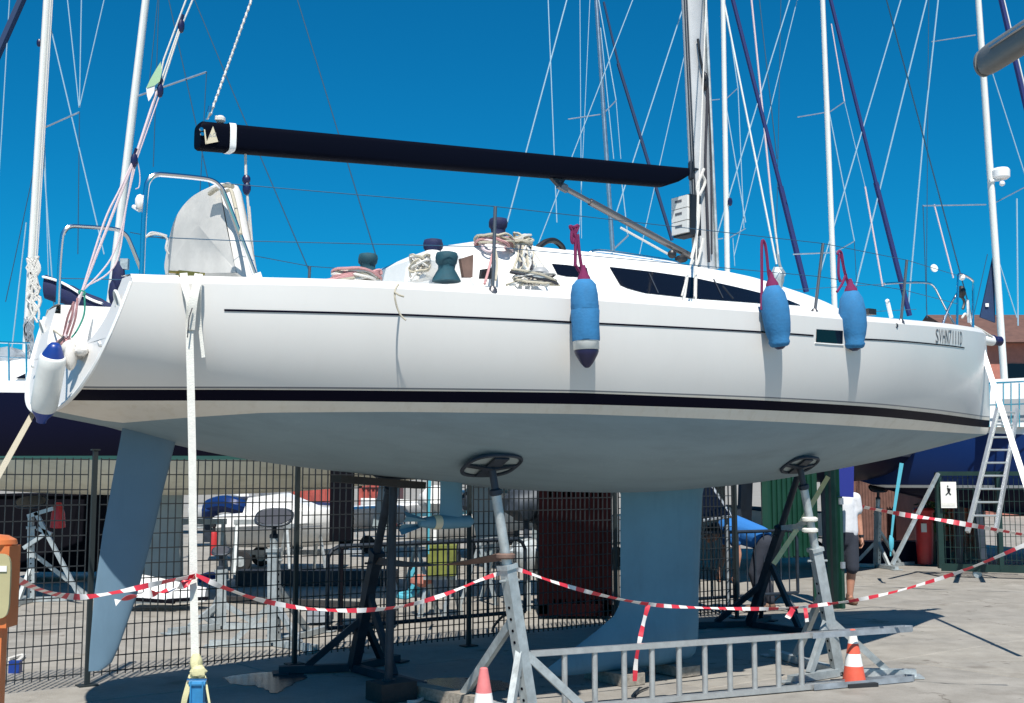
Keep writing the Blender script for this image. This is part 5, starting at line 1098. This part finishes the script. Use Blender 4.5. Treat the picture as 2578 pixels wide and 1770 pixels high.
q = MB(); q.beam(W(560,1470,16.0)*[1,1,0]+[0,0,.05], W(900,1490,15.2)*[1,1,0]+[0,0,.05], .12, .07); tag(q.build('timber_baulk', 'wood_dark', smooth=False), 'dark timber lying behind the spare stand beyond the fence', 'timber')
q = MB(); P = smoothpath([W(x, y, 14.6) for x, y in ((1002,1498),(1030,1490),(1042,1470),(1036,1450),(1046,1430))], 4); q.tube(P, .03, 6); P = smoothpath([W(x, y, 14.5) for x, y in ((1000,1500),(1025,1503),(1048,1490),(1056,1478))], 4); q.tube(P, .03, 6); tag(q.build('rope_tangle', 'webbing_cyan'), 'cyan rope tangle by the olive crate', 'rope')
q = MB(); addrib(q, [W(1082,1205,12.6), W(1079,1300,12.6), W(1077,1395,12.6)], .03, th=.003); tag(q.build('hanging_strap', 'webbing_cyan'), 'cyan strap hanging behind the sail drive', 'strap')
q = MB(); q.blob(W(1060,1462,14.4), .13, .1, .08, 10, jit=.2); tag(q.build('cloth_bundle', 'terracotta'), 'rust coloured cloth bundle beside the olive crate', 'cloth')
e = thing('fire_extinguisher', 'small red extinguisher beyond the fence next to the beige headed stand', 'extinguisher', tuple(W(537,1400,14.0)))
q = MB(); q.lathe([(.04,0),(.045,.02),(.045,.24),(.03,.28)], W(537,1398,14), (0,0,1), 12); q.build('cylinder', 'red', e)
q = MB(); q.lathe([(.018,.28),(.018,.32),(.03,.33),(.03,.36)], W(537,1398,14), (0,0,1), 10); q.build('valve', 'black_plastic', e)
# inflatable
e = thing('inflatable_boat', 'blue covered inflatable boat stacked beyond the fence', 'boat', tuple(W(575,1300,24)*[1,1,0]))
q = MB(); P = smoothpath([W(x, y, yy) for x, y, yy in ((528,1295,23.4),(532,1275,23.4),(570,1268,23.2),(610,1280,23.2),(632,1290,23.8),(610,1278,24.6),(565,1270,24.6),(530,1280,24.4))], 4); q.tube(P, .16, 10, closed=True); q.build('tube', 'hull_blue', e)
q = MB(); q.box(W(585,1330,24), (.9,1.0,.5)); q.build('crate_support', 'steel_dark', e, smooth=False)
# piles of rigging and outboards: dark shapes against light ones
rg = random.Random(21)
for k, (x, y, Y, mt, lab) in enumerate(((600,1240,24.5,'white_paint','white fibreglass hatch leaning beyond the fence, above the inflatable'),(690,1235,24,'grey_paint','grey engine cowl beyond the fence, above the dinghy'),(1190,1265,24,'steel_dark','dark outboard motor on the white motor boat'),(1325,1270,15.2,'steel_dark','dark bundle hanging left of the maroon container'),(1095,1255,20,'white_paint','white sail bag beyond the fence by the cyan strap'),(1330,1400,15,'galv','grey steel trestle left of the maroon container'))):
    q = MB(); c = W(x, y, Y); q.blob(c, .28, .2, .22, 10, jit=.22); q.beam([c[0], c[1], 0], [c[0], c[1], c[2]], .06, .06); q.blob(c+[.2,.1,-.15], .16, .14, .2, 8, jit=.25); tag(q.build('gear_bundle', mt), lab, 'gear')
boxthing('covered_trailer', 'trailer', 110,1248,1440,250,19.0,'low trailer under a black tarpaulin beneath the navy yacht','black_shade',1.2)
# dinghy park further back
def trolley(x, Y, ang, label, L_=2.6, hm='white_paint', cover=None, tilt=0.0):
    c = np.array([W(x,1300,Y)[0], Y, 0]); f_ = np.array([math.cos(ang), math.sin(ang), 0]); s_ = np.array([-f_[1], f_[0], 0])
    e = thing('dinghy', label, 'dinghy', tuple(c), ang, 'small dinghies parked on launching trolleys')
    q = MB(); A = []
    for k in np.linspace(0, 1, 12):
        wd = .62*(1-.85*k**2.6); zt = .92+.12*k+tilt*k; zb = .55+.25*k**3+tilt*k; A.append([c+f_*(L_*(k-.45))+s_*(wd*b)+[0,0,zb+(zt-zb)*z] for b, z in ((0,-.1),(.6,.02),(.92,.45),(1,1),(.85,1.06),(0,1.12),(-.85,1.06),(-1,1),(-.92,.45),(-.6,.02))])
    q.grid(A, cv=True, mf=(lambda i, j: 1 if 3 <= j <= 6 else 0) if cover else None); q.f += [tuple(range(10)), tuple(range(len(q.v)-10, len(q.v)))]; q.m += [0,0]; q.build('hull', [hm, cover] if cover else hm, e, ang=45)
    for sg in (-1, 1):
        q = MB(); q.lathe([(.05,-.05),(.17,-.04),(.19,0),(.17,.04),(.05,.05)], c-f_*.4+s_*sg*.66+[0,0,.19], s_, 14); q.build('wheel', 'tyre', e)
        q = MB(); q.tube([c-f_*1.0+s_*sg*.45+[0,0,.45], c+f_*.6+s_*sg*.2+[0,0,.5], c+f_*1.6+[0,0,.5]], .022, 6); q.build('frame_tube', 'galv', e)
        q = MB(); q.tube([c-f_*.4+s_*sg*.6+[0,0,.2], c-f_*.4+s_*sg*.4+[0,0,.5]], .02, 6); q.build('axle_strut', 'galv', e)
    q = MB(); q.tube([c+f_*1.5+[0,0,.5], c+f_*1.55+[0,0,0]], .022, 6); q.build('jockey_leg', 'galv', e)
trolley(600, 29, .25, 'white dinghy with grey cover on a trolley, leftmost in the far dinghy park', cover='grey_paint')
trolley(770, 31, 2.8, 'white dinghy pointing left on a trolley in front of the red container', cover='canvas_navy')
trolley(940, 27, .5, 'white dinghy on a trolley seen between the dark far stand and centre prop')
trolley(1040, 33, 3.3, 'white dinghy on a trolley behind the sail drive', cover='webbing')
trolley(1180, 22.5, .15, 'white dinghy on a trolley just left of the midships stand', hm='white_paint', cover='canvas_teal')
trolley(1300, 30, 2.4, 'white dinghy on a trolley right of the midships stand', cover='grey_paint')
trolley(1660, 22, .9, 'white dinghy on a trolley just right of the keel')
trolley(1960, 24, 2.2, 'white dinghy on a trolley between the worker and the green screen', cover='canvas_navy')
for k, (x, y0, Y, hgt, lab) in enumerate(((505,1470,17.5,1.0,'grey steel trestle behind the lashing strap'),(640,1455,20,.9,'grey steel trestle left of the spare stand'),(760,1450,21,.8,'grey steel trestle right of the spare stand'),(1010,1480,17,.7,'grey steel trestle left of the olive crate'),(1230,1500,16,.8,'grey steel trestle behind the midships stand'))):
    c = np.array([W(x,y0,Y)[0], Y, 0]); e = thing('trestle', lab, 'trestle', tuple(c), .3*k, 'steel trestles in the yard'); f_ = np.array([math.cos(.3*k), math.sin(.3*k), 0]); s_ = np.array([-f_[1], f_[0], 0])
    q = MB(); q.beam(c-f_*.35+[0,0,hgt], c+f_*.35+[0,0,hgt], .08, .08); q.build('top_bar', 'galv', e, smooth=False)
    for i_ in (-1, 1):
        for j_ in (-1, 1): q = MB(); q.beam(c+f_*.3*i_+[0,0,hgt], c+f_*.34*i_+s_*.25*j_, .04, .04); q.build('leg', 'galv', e, smooth=False)
# ================================================================ green screens and the gate post
def panel(name, pa, pb, z0, z1, mt, label, cat, ribs=16, th=.03):
    pa = np.array([pa[0], pa[1], 0]); pb = np.array([pb[0], pb[1], 0]); d = unit(pb-pa); n2 = np.cross(d, [0,0,1]); L_ = np.linalg.norm(pb-pa); e = thing(name, label, cat, tuple(pa), math.atan2(d[1], d[0]))
    q = MB(); q.box((pa+pb)/2+[0,0,(z0+z1)/2], (L_, th, z1-z0), 0, d, n2); q.build('sheet', mt, e, smooth=False)
    for k in range(ribs): q = MB(); q.box(pa+d*L_*(k+.5)/ribs+[0,0,(z0+z1)/2]+n2*(th/2+.012 if n2[1] < 0 else -(th/2+.012)), (L_/ribs*.42, .022, z1-z0-.04), 0, d, n2); q.build('rib', mt, e, smooth=False)
    for t_ in (0, L_): q = MB(); q.beam(pa+d*t_, pa+d*t_+[0,0,z1+.05], .07, .07); q.build('post', mt, e, smooth=False)
    return e
panel('screen_panel', G(1560,1566)+[0.35,.45,0], W(1660,1300,14.4), .85, 2.4, 'green_paint', 'green corrugated screen panel just right of the keel', 'screen', 8)
panel('screen_panel', W(1925,1300,15.3), W(2050,1300,15.6), .62, 2.4, 'green_paint', 'green corrugated screen panel left of the green gate post', 'screen', 10)
gp = f0+fd*9.42; e = thing('gate_post', 'thick dark green square gate post at the end of the fence', 'post', tuple(gp), R(37))
q = MB(); q.beam(gp-fd*.06, gp-fd*.06+[0,0,2.6], .15, .15, up=fn); q.build('post', 'green_dark', e, smooth=False)
q = MB(); q.beam(gp-fn*.095-fd*.07, gp-fn*.095-fd*.07+[0,0,2.6], .05, .04, up=fn); q.build('rail', 'green_paint', e, smooth=False)
for z_ in (.5,1.3,1.9): q = MB(); q.beam(gp-fn*.12-fd*.07+[0,0,z_], gp-fn*.12-fd*.07+[0,0,z_+.08], .06, .03, up=fn); q.build('hinge', 'galv_old', e, smooth=False)
q = MB(); q.prism([W(2112,1250,15.2), W(2149,1252,15.2), W(2150,1170,15.2), W(2112,1168,15.2)], fn*.02); tag(q.build('notice_board', 'blue_sheet', smooth=False), 'plain navy blue board fixed beside the green gate post', 'board')
# tilted black panel
e = thing('solar_panel', 'black tilted panel leaning behind the fence right of the keel', 'panel', tuple(W(1760,1320,14.6)*[1,1,0]))
q = MB(); q.prism([W(x, y, Y) for x, y, Y in ((1662,1232,14.8),(1790,1222,14.9),(1842,1300,14.3),(1722,1318,14.2))], (0,.03,.03)); q.build('sheet', 'glass_dark', e, smooth=False)
q = MB(); q.tube([W(1722,1318,14.2), W(1662,1232,14.8)], .02, 6); q.tube([W(1722,1318,14.2), W(1842,1300,14.3)], .02, 6); q.tube([W(1842,1300,14.3), W(1790,1222,14.9)], .02, 6); q.tube([W(1735,1318,14.25), W(1735,1318,14.25)*[1,1,0]], .025, 6); q.tube([W(1830,1300,14.35), W(1830,1300,14.35)*[1,1,0]], .025, 6); q.build('frame', 'galv_old', e)
# ================================================================ right-hand yard
Yg = 20.0; ga, gb = W(2370,1440,Yg), W(2640,1440,Yg-.6); ga[2] = gb[2] = 0; gd = unit(gb-ga)
e = thing('sliding_gate', 'green wire mesh sliding gate at the right with a walkway sign', 'gate', tuple(ga), math.atan2(gd[1], gd[0])); Lg = np.linalg.norm(gb-ga)
q = MB(); q.beam(ga+[0,0,.14], ga+[0,0,1.72], .09, .09); q.beam(ga+gd*.92+[0,0,.14], ga+gd*.92+[0,0,1.72], .09, .07); q.beam(ga+[0,0,.16], gb+[0,0,.16], .09, .12); q.beam(ga+[0,0,1.70], gb+[0,0,1.70], .07, .07); q.build('frame', 'green_dark', e, smooth=False)
q = MB(); nb = int(Lg/.075)
for k in range(1, nb): q.beam(ga+gd*Lg*k/nb+[0,0,.2], ga+gd*Lg*k/nb+[0,0,1.68], .008, .008)
for k in range(8): q.beam(ga+[0,0,.3+k*.19], gb+[0,0,.3+k*.19], .008, .008)
q.build('mesh_panel', 'green_dark', e, smooth=False)
for k in (.55, 1.6): q = MB(); q.lathe([(.03,-.02),(.07,-.02),(.07,.02),(.03,.02)], ga+gd*k+[0,0,.07], (0,1,0), 14); q.build('wheel', 'galv', e)
e = thing('walkway_sign', 'white rectangular sign with a walking figure hung on the green gate', 'sign', tuple(W(2388,1280,Yg-.1)))
q = MB(); q.box(W(2388,1246,Yg-.10), (.26,.012,.43)); q.build('plate', 'paper', e, smooth=False)
sg_ = lambda x, y: W(x, y, Yg-.112)
q = MB(); q.blob(sg_(2386,1224), .012, .004, .014, 8); q.beam(sg_(2386,1228), sg_(2391,1236), .004, .028, up=(0,1,0)); q.prism([sg_(2384,1228), sg_(2393,1230), sg_(2392,1238), sg_(2386,1238)], (0,-.003,0)); q.prism([sg_(2388,1237), sg_(2380,1246), sg_(2383,1246), sg_(2388,1241), sg_(2392,1246), sg_(2395,1245)], (0,-.003,0)); q.build('pictogram', 'black_plastic', e, smooth=False)
q = MB(); q.box(W(2388,1270,Yg-.108), (.22,.004,.05)); q.build('caption_strip', 'webbing', e, smooth=False)
# leaning ladder at the right
Yl = 18.8; e = thing('boarding_ladder', 'tall aluminium ladder leaning against the blue yacht at the right', 'ladder', tuple(W(2450,1310,Yl)*[1,1,0]))
r0a, r0b, r1a, r1b = W(2443,1310,Yl-.4), W(2512,1310,Yl-.3), W(2512,1030,Yl+.3), W(2562,1030,Yl+.4)
q = MB(); q.beam(r0a+(r0a-r1a)*.1, r1a, .05, .07); q.build('rail', 'alu_bright', e, smooth=False); q = MB(); q.beam(r0b+(r0b-r1b)*.1, r1b, .05, .07); q.build('rail', 'alu_bright', e, smooth=False)
for k in np.linspace(.04, .97, 9): q = MB(); q.tube([r0a+(r1a-r0a)*k, r0b+(r1b-r0b)*k], .016, 6); q.build('rung', 'alu_bright', e)
# white superstructure boat behind the ladder
Ym = 21.5; mx = W(2780,1100,Ym)[0]; e = thing('motor_yacht', 'white decked motor yacht with dark blue hull at the right edge', 'yacht', (mx, Ym, 0))
gen_hull(e, 8.6, 1.6, .9, 1.45, 2.45, ['hull_blue','white_paint','hull_navy'], (-1,.12,0), (mx, Ym), keel=False, cabin=False)
q = MB(); q.prism([W(x, y, Ym-1.1) for x, y in ((2478,1075),(2490,1000),(2500,955),(2800,940),(2800,1075))], (0,2.0,0)); q.build('superstructure', 'white_paint', e, smooth=False)
q = MB(); q.prism([W(x, y, Ym-1.12) for x, y in ((2500,1060),(2512,1005),(2800,998),(2800,1055))], (0,.02,0)); q.build('side_window', 'grey_paint', e, smooth=False)
for x in (2490,2508,2526,2545,2566): q = MB(); q.tube([W(x,1075,Ym-1.5), W(x,965,Ym-1.5)], .014, 6); q.build('rail_post', 'stainless', e)
q = MB(); q.tube([W(2486,965,Ym-1.5), W(2640,958,Ym-1.5)], .014, 6); q.tube([W(2486,1020,Ym-1.5), W(2640,1015,Ym-1.5)], .01, 6); q.build('guard_rail', 'stainless', e)
for a in (-2.5,-.5,1.8):
    for dy_ in (-1,1): q = MB(); q.beam([mx+a,Ym+.6*dy_,0],[mx+a,Ym+.4*dy_,1.25],.12,.12); q.build('cradle_leg', 'steel_dark', e, smooth=False)
# brown screens, salmon container, red bin, low wall
panel('screen_panel', W(2140,1300,27), W(2318,1300,27), .1, 1.66, 'brick_brown', 'brown screen fencing along the back of the yard', 'screen', 24)
container(2348,2470,1178,24,'salmon painted container behind the green mesh gate','terracotta',ribs=12)
q = MB(); q.box([W(2260,1380,23)[0], 23.2, .21], (2.0,.5,.42)); tag(q.build('low_wall', 'hull_navy', smooth=False), 'low dark wall along the yard behind the man', 'wall')
e = thing('waste_bin', 'red round topped waste bin at the back of the yard', 'bin', tuple(W(2327,1345,22.6)*[1,1,0]))
c = W(2327,1345,22.6)*[1,1,0]; q = MB(); q.lathe([(.14,.02),(.165,.6),(.17,.98)], c, (0,0,1), 16); q.build('drum', 'red', e); q = MB(); q.lathe([(.19,.98),(.195,1.02),(.17,1.06),(.05,1.09)], c, (0,0,1), 16); q.build('lid', 'red', e)
q = MB(); q.box(c+[-.06,-.165,.70], (.10,.02,.16)); q.build('label_plate', 'paper', e, smooth=False)
gstand(2205,1345,1228,22.0,'grey boat stand at the back of the yard beside the man', pad=(.16,.12), rot=.9, lean=6)
q = MB(); q.beam(W(2246,1422,19.5), W(2362,1192,19.9), .05, .05); tag(q.build('leaning_pole', 'galv', smooth=False), 'long grey pole leaning across the yard towards the green gate', 'pole')
q = MB(); addrib(q, [W(2270,1166,18.5), W(2258,1240,18.5), W(2250,1295,18.5), W(2244,1355,18.5), W(2242,1400,18.5)], [.06,.05,.04,.03,.02], th=.004); q.blob(W(2244,1368,18.5), .04, .03, .12, 12, jit=.2); tag(q.build('lashing_strap', 'webbing_cyan'), 'cyan lashing strap hanging behind the bow in the yard', 'strap')
# shrub
e = thing('shrub', 'leafy green shrub growing beside the red bin', 'shrub', tuple(W(2348,1290,22.8)*[1,1,0])); c = W(2346,1240,22.9)
V = []; Fc = []; rg = np.random.default_rng(5)
for k in range(900):
    p = c + np.array([rg.normal(0,.13), rg.normal(0,.16), rg.uniform(-.75,.45)]); a_ = unit(rg.normal(0,1,3)); b_ = unit(np.cross(a_, rg.normal(0,1,3))); s_ = rg.uniform(.03,.065); o = len(V); V += [p-a_*s_, p+b_*s_*.45, p+a_*s_, p-b_*s_*.45]; Fc.append((o,o+1,o+2,o+3))
q = MB(); q.add(V, Fc); q.build('foliage', 'leaf', e, smooth=False)
q = MB(); q.tube([c*[1,1,0], c*[1,1,0]+[.02,0,.9]], [.03,.015], 6); q.tube([c*[1,1,0]+[.01,0,.4], c*[1,1,0]+[.12,.05,1.1]], [.02,.008], 6); q.build('stem', 'bark', e)
# terracotta building with brown roof far right
Yb = 52; e = thing('building', 'terracotta building with a brown tiled roof beyond the boats at far right', 'building', (W(2700,1200,Yb)[0], Yb+5, 0))
xa, xb = W(2478,1200,Yb)[0], W(3400,1200,Yb)[0]; zt = W(2478,862,Yb)[2]
q = MB(); q.box([(xa+xb)/2, Yb+5, zt/2], (xb-xa, 10, zt)); q.build('wall', 'terracotta', e, smooth=False)
q = MB(); q.prism([[xa-.5,Yb-.6,zt-.05],[xa-.5,Yb+5,zt+1.9],[xa-.5,Yb+10.6,zt-.05]], [xb-xa+1,0,0]); q.build('roof', 'roof_brown', e, smooth=False)
for k in range(6):
    x = xa+1.6+k*2.4; q = MB(); q.box([x, Yb-.02, zt-1.6], (1.0,.06,1.3)); w_ = q.build('window', 'glass_dark', e, smooth=False); q = MB(); q.box([x, Yb-.06, zt-2.3], (1.2,.12,.08)); q.build('sill', 'cream', w_, smooth=False)
# pale house behind the brown screen
Yh = 60; e = thing('building', 'low cream building just visible above the brown screen', 'building', (W(2290,1200,Yh)[0], Yh+4, 0))
xa, xb = W(2215,1200,Yh)[0], W(2350,1200,Yh)[0]; zt = W(2280,1165,Yh)[2]
q = MB(); q.box([(xa+xb)/2, Yh+4, zt/2], (xb-xa, 8, zt)); q.build('wall', 'cream', e, smooth=False)
for x in (2265,2285,2326): q = MB(); q.box([W(x,1184,Yh)[0], Yh-.02, W(x,1184,Yh)[2]], (.22,.06,.30)); q.build('window', 'glass_dark', e, smooth=False)
# small litter by the left fence
q = MB(); q.box(G(38,1694)+[0,0,.05], (.09,.07,.10)); tag(q.build('paint_tin', 'fender_royal', smooth=False), 'small blue tin on the ground behind the fence at left', 'tin')
q = MB(); q.tube(smoothpath([G(x, y, .02) for x, y in ((20,1660),(40,1654),(60,1650),(45,1664),(22,1672))], 3), .018, 6); tag(q.build('rope_scrap', 'rope_white'), 'scrap of white rope on the ground behind the fence at left', 'rope')
q = MB(); q.tube(smoothpath([G(x, y, .015) for x, y in ((1596,1759),(1603,1745),(1618,1736),(1632,1731))], 3), .008, 6); tag(q.build('rubber_strip', 'rubber'), 'curved dark strip on the concrete seen through the ladder rungs', 'strip')
# ================================================================ people
def fused(caps, vox=.014, smooth=6):
    """capsules (p, q, r0, r1) grown together into one skin"""
    q = MB()
    for p, q_, r0, r1 in caps:
        p = np.asarray(p, float); q_ = np.asarray(q_, float); n_ = 6; P = []; rr = []; d = unit(q_-p)
        for k in range(4): a = k/3*math.pi/2; P.append(p-d*r0*math.cos(a)); rr.append(max(.003, r0*math.sin(a)))
        for k in range(1, n_): P.append(p+(q_-p)*k/n_); rr.append(r0+(r1-r0)*k/n_)
        for k in range(4): a = math.pi/2-k/3*math.pi/2; P.append(q_+d*r1*math.cos(a)); rr.append(max(.003, r1*math.sin(a)))
        q.tube(P, rr, 14)
    me = bpy.data.meshes.new('t'); me.from_pydata(q.v, [], q.f); o = bpy.data.objects.new('t', me); COL.objects.link(o)
    m = o.modifiers.new('r', 'REMESH'); m.mode = 'VOXEL'; m.voxel_size = vox
    s = o.modifiers.new('s', 'SMOOTH'); s.iterations = smooth; s.factor = .5
    bpy.context.view_layer.update(); me2 = bpy.data.meshes.new_from_object(o.evaluated_get(bpy.context.evaluated_depsgraph_get()))
    V = [tuple(v.co) for v in me2.vertices]; Fc = [tuple(p.vertices) for p in me2.polygons]
    bpy.data.objects.remove(o); bpy.data.meshes.remove(me); bpy.data.meshes.remove(me2)
    q2 = MB(); q2.add(V, Fc); return q2
def hand(w, d, side, fwd, r=.0085):
    """palm + five curled fingers from wrist w, pointing along d"""
    d = unit(d); side = unit(side - d*np.dot(side, d)); f = unit(fwd - d*np.dot(fwd, d)); c = [(w, w+d*.085, .024, .03), (w+d*.03+f*.02, w+d*.08+f*.02, .02, .018), (w+d*.03-f*.02, w+d*.08-f*.02, .02, .018)]
    for k, L_ in enumerate((.065,.075,.07,.055)):
        b = w+d*.09+f*(.033-.022*k); k1 = b+d*L_*.45+side*.006; k2 = k1+d*L_*.25+side*L_*.32; k3 = k2-d*L_*.05+side*L_*.28
        c += [(b, k1, r*1.1, r), (k1, k2, r, r*.95), (k2, k3, r*.95, r*.85)]
    t0 = w+d*.03+f*.03; t1 = t0+d*.03+f*.022+side*.012; t2 = t1+d*.03+side*.018; c += [(t0, t1, r*1.3, r*1.15), (t1, t2, r*1.15, r)]
    return c
# man in white T-shirt: stands with his back half turned, arm hanging
Ymn = 15.75; fx = W(2133,1521,Ymn)[0]; O = np.array([fx, Ymn, 0]); 
def man(lat, dep, z): return O + np.array([lat*.84, dep, z])
e = thing('person', 'man in white T-shirt and dark shorts standing beside the green gate post', 'person', tuple(O))
body = [(man(-.02,0,1.30), man(-.02,0,1.02), .13, .125), (man(-.02,0,1.0), man(-.02,0,.92), .13, .14), (man(-.02,.01,1.40), man(-.01,-.01,1.50), .06, .055),
        (man(-.01,-.01,1.60), man(.0,-.03,1.66), .085, .09), (man(.0,-.05,1.57), man(.0,-.07,1.56), .055,.05), (man(.0,-.115,1.615), man(.0,-.125,1.60), .014,.016), (man(.085,-.01,1.62), man(.088,-.005,1.59), .014,.012), (man(-.085,-.01,1.62), man(-.088,-.005,1.59), .014,.012)]
sh_r, sh_l = man(.17,0,1.37), man(-.17,.04,1.37); el_r = man(.225,.02,1.09); wr_r = man(.24,-.03,.86); el_l = man(-.19,.12,1.10); wr_l = man(-.14,.04,.88)
body += [(man(-.02,0,1.36), sh_r, .085, .06), (man(-.02,0,1.36), sh_l, .085, .06), (sh_r, el_r, .055, .043), (el_r, wr_r, .043, .027), (sh_l, el_l, .055, .043), (el_l, wr_l, .043, .027)]
body += hand(wr_r, np.array([.04,-.06,-1]), np.array([-.6,-.2,0]), np.array([0,-1,0])) + hand(wr_l, np.array([-.02,-.06,-1]), np.array([.6,-.2,0]), np.array([0,-1,0]))
for sx, kx, ax, yd in ((.07,.085,.05,.0),(-.10,-.11,-.12,.12)):
    body += [(man(sx,0,.90), man(kx,-.03+yd,.50), .095, .06), (man(kx,-.03+yd,.50), man((kx+ax)/2+.01,.03+yd,.33), .058, .062), (man((kx+ax)/2+.01,.03+yd,.33), man(ax,.02+yd,.09), .06, .037), (man(ax,.02+yd,.07), man(ax+.02,-.13+yd,.035), .04, .034)]
fused(body, .012, 4).build('body', 'skin', e, ang=180)
hair = [(man(-.01,.01,1.65), man(.0,-.01,1.70), .092, .086), (man(-.01,.05,1.60), man(-.01,.05,1.64), .06,.06)]
fused(hair, .014, 3).build('hair', 'hair', e, ang=180)
shirt = [(man(-.02,0,1.30), man(-.02,0,.95), .152, .158), (man(-.02,.01,1.38), man(-.02,.01,1.30), .13, .15), (man(-.02,0,1.37), sh_r, .10, .078), (man(-.02,0,1.37), sh_l, .10, .078), (sh_r, sh_r+(el_r-sh_r)*.55, .076, .072), (sh_l, sh_l+(el_l-sh_l)*.55, .076, .072), (man(.07,-.01,1.2), man(.07,-.01,.93), .10,.11), (man(-.11,0,1.2), man(-.11,0,.93), .10,.11)]
fused(shirt, .016, 5).build('shirt', 'shirt_white', e, ang=180)
sh = [(man(-.02,0,.93), man(-.02,0,.84), .155, .14)]
for sx, kx, yd in ((.07,.085,.0),(-.10,-.11,.12)): sh += [(man(sx,0,.86), man(kx,-.03+yd,.47), .115, .088)]
fused(sh, .016, 5).build('shorts', 'shorts', e, ang=180)
for ax, yd in ((.05,0),(-.12,.12)):
    fused([(man(ax,.05+yd,.05), man(ax+.02,-.15+yd,.042), .05, .042), (man(ax,.03+yd,.05), man(ax,.03+yd,.12), .05, .047)], .012, 4).build('shoe', 'shoe', e, ang=180)
q = MB(); q.lathe([(.032,-.014),(.034,0),(.032,.014)], wr_r+[0,0,.02], (0,.1,1), 14); q.build('wristwatch', 'black_plastic', e)
# bending worker in a blue shirt
Yw = 14.9; O2 = np.array([W(1905,1500,Yw)[0], Yw, 0])
def wk(a, d, z): return O2 + np.array([a, d, z])
e = thing('person', 'worker in blue shirt bending down behind the fence', 'person', tuple(O2))
hipc = wk(.10,.05,.86); chest = wk(-.30,-.02,1.02)
sR, sL = chest+[-.02,-.17,-.02], chest+[-.02,.18,-.02]
b2 = [(hipc, chest, .13, .15), (chest+[-.05,0,0], chest+[-.16,-.01,-.03], .07, .055), (chest+[-.22,-.02,-.06], chest+[-.25,-.02,-.09], .09, .085), (chest+[-.27,-.02,-.13], chest+[-.28,-.02,-.14], .05,.045), (chest+[-.335,-.02,-.11], chest+[-.34,-.02,-.12], .014,.013),
      (chest, sR, .09, .06), (chest, sL, .09, .06), (sR, sR+[.06,-.06,-.29], .055,.042), (sR+[.06,-.06,-.29], sR+[.02,-.10,-.52], .042,.028), (sL, sL+[-.03,.05,-.29], .055,.042), (sL+[-.03,.05,-.29], sL+[-.10,.02,-.52], .042,.028)]
b2 += hand(sR+[.02,-.10,-.52], np.array([-.1,-.1,-1]), np.array([.2,.6,0]), np.array([-1,0,0])) + hand(sL+[-.10,.02,-.52], np.array([-.1,-.1,-1]), np.array([.2,-.6,0]), np.array([-1,0,0]))
for sy_, xo in ((-.10,-.05),(.10,.10)): b2 += [(hipc+[0,sy_,-.02], wk(.02+xo,.05+sy_,.47), .10,.06), (wk(.02+xo,.05+sy_,.47), wk(.10+xo,.05+sy_,.09), .058,.038), (wk(.10+xo,.05+sy_,.06), wk(-.06+xo,.05+sy_,.035), .04,.034)]
fused(b2, .013, 4).build('body', 'skin', e, ang=180)
fused([(chest+[-.20,-.01,-.02], chest+[-.26,-.02,-.05], .095,.085)], .014, 3).build('hair', 'hair', e, ang=180)
fused([(hipc+[-.02,0,.03], chest, .15, .175), (chest, sR, .11,.08), (chest, sL, .11,.08), (sR, sR+[.03,-.03,-.15], .078,.07), (sL, sL+[-.015,.03,-.15], .078,.07)], .016, 5).build('shirt', 'shirt_blue', e, ang=180)
tr = [(hipc+[-.02,0,0], hipc+[.05,0,-.05], .15,.14)]
for sy_, xo in ((-.10,-.05),(.10,.10)): tr += [(hipc+[0,sy_,-.02], wk(.02+xo,.05+sy_,.47), .115,.08), (wk(.02+xo,.05+sy_,.47), wk(.10+xo,.05+sy_,.12), .078,.062)]
fused(tr, .016, 5).build('trousers', 'shorts', e, ang=180)
for sy_, xo in ((-.10,-.05),(.10,.10)): fused([(wk(.12+xo,.05+sy_,.05), wk(-.08+xo,.05+sy_,.042), .048,.042)], .014, 3).build('shoe', 'shoe', e, ang=180)
